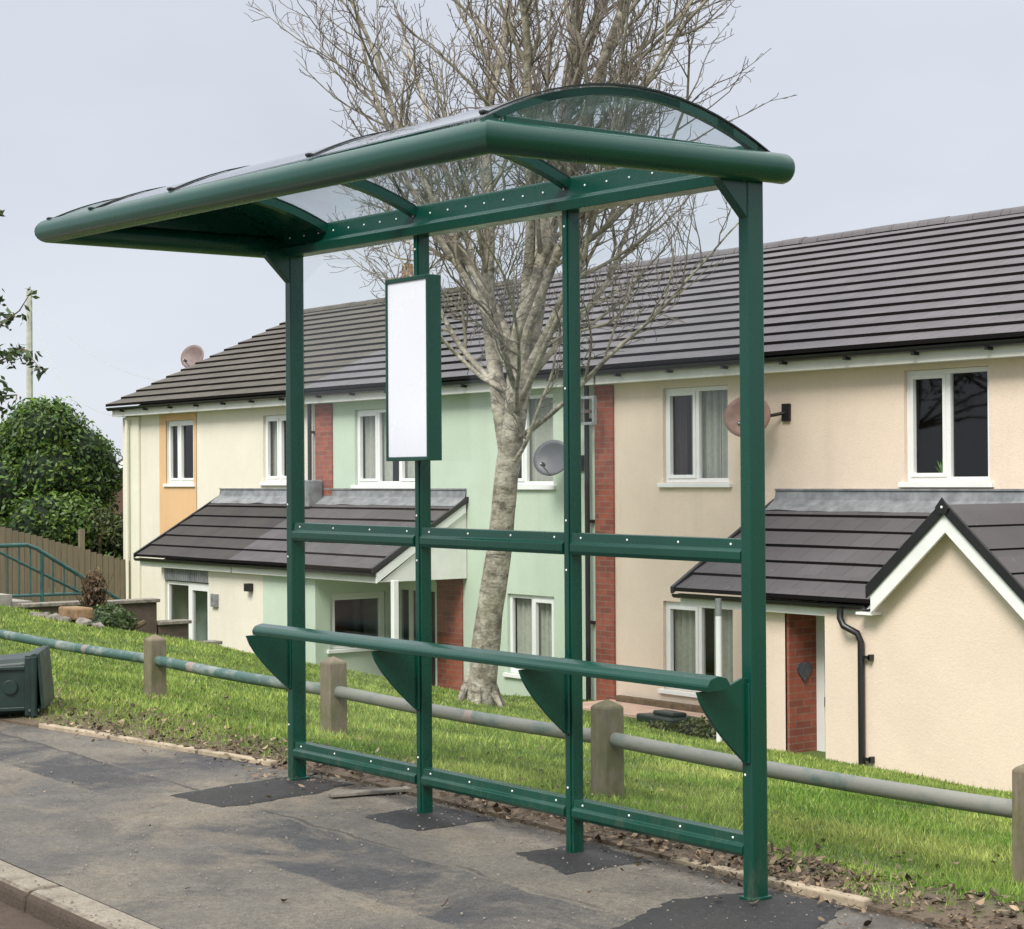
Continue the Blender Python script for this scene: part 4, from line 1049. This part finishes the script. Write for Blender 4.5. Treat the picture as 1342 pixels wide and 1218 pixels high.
def bare_tree(base, label):
    t = thing('bare_tree', base, label, 'tree')
    rr = random.Random(21)
    B = Vector(base)
    tr = [B+Vector((0, 0, -.3)), B+Vector((.02, 0, .1)), B+Vector((.17, .0, .9)), B+Vector((.33, .02, 1.6)), B+Vector((.47, .0, 2.3)), B+Vector((.60, .03, 2.95)), B+Vector((.68, .03, 3.35)), B+Vector((.70, .05, 3.75))]
    rad = [.185, .158, .136, .128, .122, .112, .095, .055]
    b = MB(); P, Q = [], []
    for i in range(len(tr)-1):        # finer, lumpy trunk
        for s in range(6):
            f = s/6; p = tr[i].lerp(tr[i+1], f); P.append(p); Q.append((rad[i]*(1-f)+rad[i+1]*f)*(1+.07*noise.noise(p*4)))
    b.tube(P, Q, 18)
    # root flare
    for k in range(6):
        a = k*1.05+.3; d = Vector((math.cos(a), math.sin(a), 0)); b.tube([B+d*.08+Vector((0, 0, .35)), B+d*.2+Vector((0, 0, .08)), B+d*.34+Vector((0, 0, -.12))], [.05, .035, .01], 8)
    b.build('trunk', bark.mat, t, smooth=True)
    limbs, branches, twigs = MB(), MB(), MB()
    cnt = [0]
    def grow(p, d, ln, r, lvl, up):
        """a wandering shoot; returns its points"""
        k = {1: 12, 2: 8, 3: 5, 4: 3}[lvl]; pts = [p.copy()]; q = p.copy(); dd = d.normalized()
        wob = {1: .075, 2: .17, 3: .28, 4: .4}[lvl]
        for i in range(k):
            dd = (dd + Vector((rr.gauss(0, wob), rr.gauss(0, wob), rr.gauss(0, wob*.7))) + Vector((0, 0, up))).normalized()
            q = q + dd*(ln/k); pts.append(q.copy())
        rs = [max(r*(1-.80*(i/k)), .0033) for i in range(k+1)]
        (limbs if lvl == 1 else branches if lvl == 2 else twigs).tube(pts, rs, {1: 9, 2: 6, 3: 4, 4: 3}[lvl], cap=lvl == 1)
        return pts, rs
    def side(dirv, ang):
        o_ = dirv.orthogonal().normalized(); o_.rotate(Matrix.Rotation(rr.uniform(0, 6.283), 3, dirv))
        return (dirv*math.cos(ang)+o_*math.sin(ang)).normalized()
    def kids(pts, rs, lvl, ln):
        if lvl > 4: return
        k = len(pts)
        step = {2: .30, 3: .165, 4: .11}[lvl]; tot = sum((pts[i+1]-pts[i]).length for i in range(k-1)); s = tot*(.24 if lvl == 2 else .12)
        while s < tot*.97:
            f = s/tot*(k-1); i = int(f); p = pts[i].lerp(pts[min(i+1, k-1)], f-i); d = (pts[min(i+1, k-1)]-pts[i]).normalized()
            if d.length == 0: break
            frac = s/tot
            L2 = {2: ln*.52, 3: ln*.42, 4: .25}[lvl]*(1.0-.62*frac)*rr.uniform(.6, 1.3)
            nd = side(d, R(rr.uniform(26, 50)))
            if lvl == 2:
                ow = Vector((p.x-B.x-.7, p.y-B.y, 0)); nd = (nd + ow.normalized()*.45*min(1, ow.length) + Vector((0, 0, .12))).normalized()
            a, rq = grow(p, nd, L2, min(rs[i]*.58, {2: .026, 3: .0105, 4: .0055}[lvl]), lvl, {2: .10, 3: .10, 4: .16}[lvl])
            kids(a, rq, lvl+1, L2); s += step*rr.uniform(.6, 1.4)
    # (start height on trunk, azimuth, tilt from vertical, length, radius)
    spec = [(2.75, 20, 7, 7.2, .16), (2.45, 190, 11, 7.0, .15), (2.65, 300, 10, 6.8, .14), (3.55, 70, 14, 5.8, .10), (3.6, 350, 17, 5.8, .10), (3.35, 215, 25, 5.4, .09),
            (3.4, 330, 27, 5.4, .09), (3.3, 135, 29, 5.2, .08), (3.2, 10, 37, 5.0, .075), (3.2, 180, 38, 5.2, .08), (3.4, 240, 36, 5.0, .07),
            (2.9, 350, 55, 4.4, .06), (3.0, 185, 54, 4.6, .06), (3.1, 300, 52, 4.0, .055), (3.2, 85, 50, 4.0, .055), (2.65, 5, 66, 3.9, .05), (2.95, 170, 64, 4.2, .05), (3.1, 200, 72, 3.6, .045), (2.9, 320, 72, 3.6, .04), (2.35, 355, 48, 2.2, .045)]
    def trunk_at(z):
        for i in range(len(tr)-1):
            if tr[i].z-B.z <= z <= tr[i+1].z-B.z+1e-6: return tr[i].lerp(tr[i+1], (z-(tr[i].z-B.z))/(tr[i+1].z-tr[i].z))
        return tr[-1]
    for zs, az, tilt, ln, r in spec:
        if 20 < tilt < 50: ln *= .84
        elif tilt >= 50: ln *= .92
        d = Vector((math.cos(R(az))*math.sin(R(tilt)), math.sin(R(az))*math.sin(R(tilt)), math.cos(R(tilt))))
        a, rq = grow(trunk_at(zs), d, ln, r*.60, 1, .035 if tilt < 40 else .055)
        kids(a, rq, 2, ln)
    limbs.build('limbs', bark.mat, t, smooth=True)
    branches.build('branches', limbm, t, fix=False); twigs.build('twigs', twigm, t, fix=False)
    return t
TB = (-10.95, 7.0, bank(-10.95, 7.0))
bare_tree(TB, 'tall bare leafless tree with pale mottled trunk on the grass before the mint house')

# leafy tree just outside the left edge, sprays reaching in
t = thing('leafy_tree', (-16.2, 2.9, bank(-16.2, 2.9)), 'leafy green tree whose branch tips reach in at the left edge', 'tree')
b = MB(); zt = bank(-16.2, 2.9); b.tube([(-16.2, 2.9, zt-.2), (-16.15, 2.9, zt+1.2), (-16.0, 2.85, zt+2.6), (-15.9, 2.8, zt+4.0)], [.10, .085, .065, .03], 10); b.build('trunk', bark.mat, t, smooth=True)
b = MB()
ends = [((-13.6, 3.0, 2.62), (-12.95, 3.0, 2.72), (-12.55, 3.0, 2.50)), ((-13.7, 3.0, 2.95), (-13.1, 3.02, 3.1), (-12.75, 3.0, 3.27)), ((-13.9, 3.0, 3.9), (-13.6, 3.0, 4.15), (-13.45, 3.0, 4.12)), ((-14.1, 3.2, 2.3), (-13.6, 3.2, 2.3), (-13.4, 3.1, 2.2))]
for e_ in ends: b.tube([(-16.05, 2.85, 2.2), (-14.7, 3.1, (2.2+e_[0][2])/2+.1), *e_], [.03, .02, .012, .007, .003], 5)
b.build('branches', M['twig_brown'], t, smooth=True)
lob = [(-13.55, 3.0, 2.68, .18, .2, .16), (-13.15, 3.0, 2.70, .2, .2, .10), (-12.85, 3.0, 2.62, .14, .14, .07), (-12.60, 3.0, 2.50, .08, .1, .08), (-13.4, 3.0, 3.02, .16, .14, .12), (-12.78, 3.0, 3.22, .07, .06, .07), (-12.9, 3.0, 3.02, .05, .05, .10), (-13.55, 3.0, 4.12, .08, .08, .06), (-15.6, 2.7, 3.2, .8, .5, .9), (-16.0, 2.7, 4.2, .8, .5, .9), (-13.75, 3.1, 2.3, .2, .2, .2), (-13.6, 3.0, 3.25, .12, .12, .14), (-13.5, 3.0, 2.25, .04, .04, .05)]
leaf_cloud('crown', lob, 1700, .050, M['treeleaf'], t, seed=5, shell_=(.15, 1.1))

# ------------------------------------------------------------------ distance: two houses, a telegraph pole with wires
def far_house(loc, rot, w, d, hw_, hr_, label, wallm, n=0):
    t = thing('distant_house', loc, label, 'house', 'distant houses beyond the laurel bush'); t.rotation_euler = (0, 0, rot)
    b = MB(); b.poly([(-w/2, 0, -4), (w/2, 0, -4), (w/2, 0, hw_), (0, 0, hr_), (-w/2, 0, hw_)]); b.poly([(-w/2, d, -4), (w/2, d, -4), (w/2, d, hw_), (0, d, hr_), (-w/2, d, hw_)])
    for s in (-1, 1): b.poly([(s*w/2, 0, -4), (s*w/2, d, -4), (s*w/2, d, hw_), (s*w/2, 0, hw_)])
    o = b.build('wall', wallm, None, fix=False); o.parent = t
    b = MB(); sl = (hr_-hw_)/(w/2)
    for s in (-1, 1): b.hexa([(0, -.3, hr_), (s*(w/2+.35), -.3, hw_-.35*sl), (s*(w/2+.35), d+.3, hw_-.35*sl), (0, d+.3, hr_), (0, -.3, hr_+.14), (s*(w/2+.35), -.3, hw_-.35*sl+.14), (s*(w/2+.35), d+.3, hw_-.35*sl+.14), (0, d+.3, hr_+.14)])
    o = b.build('roof', M['tile_old'], None); o.parent = t
    b = MB()
    for s in (-1, 1): b.prism([(0, hr_-.25), (s*(w/2+.35), hw_-.35*sl-.25), (s*(w/2+.35), hw_-.35*sl+.02), (0, hr_+.02)], 'y', -.36, -.31)
    o = b.build('bargeboard', M['white_pvc'], None); o.parent = t
    b = MB(); b.box(-.6, .6, -.05, .02, .2, 1.4); o = b.build('window', M['white_pvc'], None, bevel=.02); o.parent = t
far_house((-72.2, 21.2, 0), R(50), 6.5, 9, 3.3, 5.9, 'distant house with white bargeboard at the left edge above the bush', M['cream'])
far_house((-64.9, 31, .3), R(50), 6.5, 9, .7, 3.0, 'distant brown brick house between the bush and cream house', M['brick_far'])
t = thing('telegraph_pole', (-56, 23.5, -2), 'tall pale telegraph pole rising behind the laurel bush', 'telegraph pole')
MB().tube([(-56.3, 21.65, -3), (-56.3, 21.65, 7.9)], [.14, .105], 8).build('pole', M['pole'], t, smooth=True)
b = MB()
for dz, e_ in ((7.7, (-27.7, 14.0, 3.3)), (7.5, (-27.8, 11.2, 2.6))):
    A, Cc = Vector((-56.3, 21.65, dz)), Vector(e_); pts = []
    for i in range(17):
        f = i/16; p = A.lerp(Cc, f); p.z -= 1.0*math.sin(math.pi*f); pts.append(p)
    MB().tube(pts, .005, 4).build('wire', M['pole'], t)

# ------------------------------------------------------------------ grass blades and leaf litter
CAM = np.array([4.404, -4.3842])
def bank_np(x, y): return np.array([bank(a, c_) for a, c_ in zip(x, y)])
N = 560000
yawc = .917; ang = rng.uniform(-R(19), R(20), N) ; dist = np.exp(rng.uniform(math.log(5.2), math.log(31), N))
# viewing direction (-sin yaw, cos yaw); the blades thin out with distance as they shrink on screen
th = yawc - ang
gx = CAM[0] - np.sin(th)*dist; gy = CAM[1] + np.cos(th)*dist
ed = np.where(gx > -2.8, .2, np.maximum(.2+.19*(gx+2.8), -.45))
nz = np.array([.8*noise.noise(Vector((a*1.3, c_*1.3, 3))) + .6*noise.noise(Vector((a*5, c_*5, 1))) + .5*noise.noise(Vector((a*13, c_*13, 1))) for a, c_ in zip(gx, gy)])
soilw = np.where(gx < -3.2, .07, .36)
keep = (gy > ed+.03) & ((gy < 9.7) | ((gy < 11.15) & (gx > -16.6) & (gx < -9.9) & ~((gy > 10.3) & (gx > -13.8) & (gx < -10.8)))) & (gx > -19.9) & ((gy-ed)/soilw + nz*1.1 > rng.uniform(.45, 1.3, N)) & (nz > rng.uniform(-1.5, -.12, N))
gx, gy, dist, nz = gx[keep], gy[keep], dist[keep], nz[keep]; n = len(gx)
gz = bank_np(gx, gy)
h = rng.uniform(.008, .042, n)*(1+.55*nz)*np.clip((gy-np.where(gx > -2.8, .2, np.maximum(.2+.19*(gx+2.8), -.45)))/.5+.3, .35, 1)
h = h*np.where(rng.uniform(0, 1, n) < .03, 1.7, 1)
w = np.clip(.00042*dist, .0022, .013)*rng.uniform(.7, 1.3, n)
a = rng.uniform(0, 2*math.pi, n); ln = rng.uniform(.1, .95, n)*h; la = rng.uniform(0, 2*math.pi, n)
base = np.stack([gx, gy, gz-.004], 1); wv = np.stack([np.cos(a)*w, np.sin(a)*w, 0*a], 1)
tip = base + np.stack([np.cos(la)*ln, np.sin(la)*ln, h], 1)
v = np.stack([base-wv, base+wv, tip], 1).reshape(-1, 3)
br = rng.uniform(.55, 1.3, n)*(1+.55*np.clip(nz, -.9, 1))
dry = np.array([noise.noise(Vector((a_*.9, c_*.9, 8))) for a_, c_ in zip(gx, gy)])
hue = np.clip(.45+.35*nz+1.1*np.clip(dry, -.3, 1)*(gx > -4)+rng.normal(0, .25, n), 0, 1.25)
colr = np.stack([br, hue, br, np.ones(n)], 1).repeat(3, 0)
GM = leaf_mat('grass_blade', (.115, .235, .03), (.37, .41, .115), .6, .35)
tag(npmesh('grass', v, 3, GM, colr), 'short uneven green grass growing on the sloping bank', 'grass', kind='stuff')

def litter(n, fx, seed):
    rg = np.random.default_rng(seed); x, y = fx(rg, n); z = []
    for a_, c_ in zip(x, y): z.append(max(bank(a_, c_) if c_ > edge(a_) else -9, z0(a_)+.004 if c_ < .3 else -9))
    z = np.array(z)+rg.uniform(.004, .022, n)
    s = .004+.017*rg.uniform(0, 1, n)**1.8; th_ = rg.uniform(0, 6.28, n); ti = rg.normal(0, .38, n); tj = rg.normal(0, .38, n)
    A = np.stack([np.cos(th_), np.sin(th_), ti], 1)*s[:, None]; B_ = np.stack([-np.sin(th_), np.cos(th_), tj], 1)*(s*rg.uniform(.5, .8, n))[:, None]
    P = np.stack([x, y, z], 1); cu = np.stack([0*s, 0*s, s*rg.uniform(-.1, .6, n)], 1)
    q = np.stack([P-A+cu, P-A*.3+B_*.9, P+A*.35+B_*.8, P+A+cu, P+A*.3-B_*.85, P-A*.35-B_*.9], 1).reshape(-1, 3)
    br = rg.uniform(.35, 1.5, n); hu = rg.uniform(0, 1, n)**1.4
    return q, np.stack([br, hu, br, np.ones(n)], 1).repeat(6, 0)
def fa(rg, n):
    x = rg.uniform(-5.2, 1.6, n); e_ = np.array([edge(a) for a in x]); y = e_ + np.abs(rg.normal(.12, .20, n)); return x, y
def fb(rg, n):
    x = rg.uniform(-8, 2.5, n); y = np.abs(rg.normal(.5, .9, n))+.15; return x, y
def fc(rg, n): return rg.uniform(-5, .8, n), rg.uniform(-1.6, .2, n)
def fd(rg, n): return rg.uniform(-16, 0, n), rg.uniform(.5, 8, n)
def fe_(rg, n): return rg.uniform(-1.9, .1, n), rg.normal(.36, .13, n)
def ff(rg, n): return rg.uniform(-5.4, -2.6, n), np.array([edge(a) for a in rg.uniform(-5.4, -2.6, n)])+np.abs(rg.normal(.15, .25, n))
def fg(rg, n): return rg.uniform(-.6, 2.2, n), rg.normal(.42, .22, n)
qs = [litter(900, fg, 7), litter(1500, fa, 1), litter(1300, fb, 2), litter(30, fc, 3), litter(900, fd, 4), litter(1100, fe_, 5), litter(650, ff, 6)]
LMt = leaf_mat('dead_leaf', (.060, .036, .022), (.30, .22, .14), .7, .15)
tag(npmesh('leaf_litter', np.concatenate([q for q, _ in qs]), 6, LMt, np.concatenate([c_ for _, c_ in qs])), 'dry brown fallen leaves scattered along the verge', 'fallen leaves', kind='stuff')
# loose grit on the path
rg = np.random.default_rng(8); n = 1500
x = rg.uniform(-4.5, .9, n); y = np.where(rg.uniform(0, 1, n) < .5, rg.uniform(-1.65, .2, n), rg.normal(-1.86, .05, n)); y = np.where(rg.uniform(0, 1, n) < .3, rg.normal(.12, .12, n), y)
zg = np.array([(z0(a_)-.075 if c_ < -1.83 else z0(a_)+.005 if c_ < .22 else bank(a_, c_)) for a_, c_ in zip(x, y)]); s = rg.uniform(.0015, .0052, n)
b = MB()
for i in range(n): b.ball((x[i], y[i], zg[i]+s[i]*.4), s[i], 5, 3, (1.2, 1, .7))
tag(b.build('grit', simple('stone_grit', (.22, .20, .17), .9, .6, 90), fix=False), 'loose stone grit scattered over the asphalt path', 'grit', kind='stuff')
# offcut of board lying by the second post
b = MB(); a_ = Vector((-2.42, -.12, 0)); d_ = Vector((.10, .42, 0)).normalized(); s_ = Vector((d_.y, -d_.x, 0)); zz = z0(-2.4)+.006
b.v = []
P4 = [a_-s_*.03, a_+s_*.03, a_+s_*.03+d_*.36, a_-s_*.03+d_*.36]
b.hexa([(p.x, p.y, zz) for p in P4]+[(p.x, p.y, zz+.015) for p in P4])
tag(b.build('timber_offcut', M['rubble'], bevel=.003), 'flat grey timber offcut lying on the path between the two left posts', 'offcut')

# ------------------------------------------------------------------ light, sky, camera
SUN_EL, SUN_AZ = 48, 205     # azimuth of the direction the light comes from, clockwise from +y
w = bpy.data.worlds.new('World'); S.world = w; w.use_nodes = True; nt = w.node_tree
bg = nt.nodes['Background']; sky = nt.nodes.new('ShaderNodeTexSky'); sky.sky_type = 'NISHITA'; sky.sun_disc = False
sky.sun_elevation = R(SUN_EL); sky.sun_rotation = R(SUN_AZ); sky.air_density = 1; sky.dust_density = 3
tc = nt.nodes.new('ShaderNodeTexCoord'); sp = nt.nodes.new('ShaderNodeSeparateXYZ'); nt.links.new(tc.outputs['Generated'], sp.inputs[0])
rp = nt.nodes.new('ShaderNodeValToRGB'); el = rp.color_ramp.elements
el[0].position = 0; el[0].color = (8.9, 9.3, 10.1, 1); el[1].position = 1; el[1].color = (25, 25.3, 26, 1)
e1 = el.new(.10); e1.color = (8.3, 8.8, 9.7, 1); e2 = el.new(.30); e2.color = (7.8, 8.2, 9.1, 1); e3 = el.new(.55); e3.color = (18, 18.3, 19, 1)
nt.links.new(sp.outputs[2], rp.inputs[0])
mp = nt.nodes.new('ShaderNodeMapping'); mp.inputs['Scale'].default_value = (1, 1, 2.6); nt.links.new(tc.outputs['Generated'], mp.inputs[0])
nz_ = nt.nodes.new('ShaderNodeTexNoise'); nz_.inputs['Scale'].default_value = 1.7; nz_.inputs['Detail'].default_value = 5; nz_.inputs['Roughness'].default_value = .5; nt.links.new(mp.outputs[0], nz_.inputs[0])
r2_ = nt.nodes.new('ShaderNodeValToRGB'); r2_.color_ramp.elements[0].position = .3; r2_.color_ramp.elements[0].color = (.84, .85, .88, 1); r2_.color_ramp.elements[1].position = .7; r2_.color_ramp.elements[1].color = (1.10, 1.10, 1.09, 1)
nt.links.new(nz_.outputs[0], r2_.inputs[0])
mu = nt.nodes.new('ShaderNodeMix'); mu.data_type = 'RGBA'; mu.blend_type = 'MULTIPLY'; mu.inputs[0].default_value = 1
nt.links.new(rp.outputs[0], mu.inputs[6]); nt.links.new(r2_.outputs[0], mu.inputs[7])
mx = nt.nodes.new('ShaderNodeMix'); mx.data_type = 'RGBA'; mx.inputs[0].default_value = .92
nt.links.new(sky.outputs[0], mx.inputs[6]); nt.links.new(mu.outputs[2], mx.inputs[7]); nt.links.new(mx.outputs[2], bg.inputs[0]); bg.inputs[1].default_value = .09
sd_ = bpy.data.lights.new('sun', 'SUN'); sd_.energy = 3.8; sd_.angle = R(22); sd_.color = (1, .955, .88)
so_ = bpy.data.objects.new('sun', sd_); COL.objects.link(so_)
dv = Vector((math.sin(R(SUN_AZ-0))*math.cos(R(SUN_EL)), math.cos(R(SUN_AZ))*math.cos(R(SUN_EL)), math.sin(R(SUN_EL))))
dv.x = abs(dv.x)
so_.rotation_euler = dv.to_track_quat('Z', 'Y').to_euler()
sky.sun_rotation = math.atan2(dv.x, dv.y)

cd = bpy.data.cameras.new('camera'); cam = bpy.data.objects.new('camera', cd); COL.objects.link(cam); S.camera = cam
yaw, pitch, roll, f = .917, .0071, -.0065, 2466.17
F = Vector((-math.sin(yaw)*math.cos(pitch), math.cos(yaw)*math.cos(pitch), math.sin(pitch))); r_ = Vector((math.cos(yaw), math.sin(yaw), 0)); u_ = r_.cross(F)
rr_, uu_ = r_*math.cos(roll)+u_*math.sin(roll), -r_*math.sin(roll)+u_*math.cos(roll)
mw = Matrix((rr_, uu_, -F)).transposed().to_4x4(); mw.translation = Vector((4.404, -4.3842, 1.434)); cam.matrix_world = mw
cd.sensor_width = 36; cd.lens = f/1342*36; cd.shift_x = 5.4265/1342; cd.clip_end = 3000; cd.clip_start = .05
S.view_settings.view_transform = 'Standard'; S.view_settings.look = 'None'; S.view_settings.exposure = 0
S.render.engine = 'CYCLES'; S.cycles.max_bounces = 8; S.cycles.transparent_max_bounces = 24; S.cycles.use_denoising = True
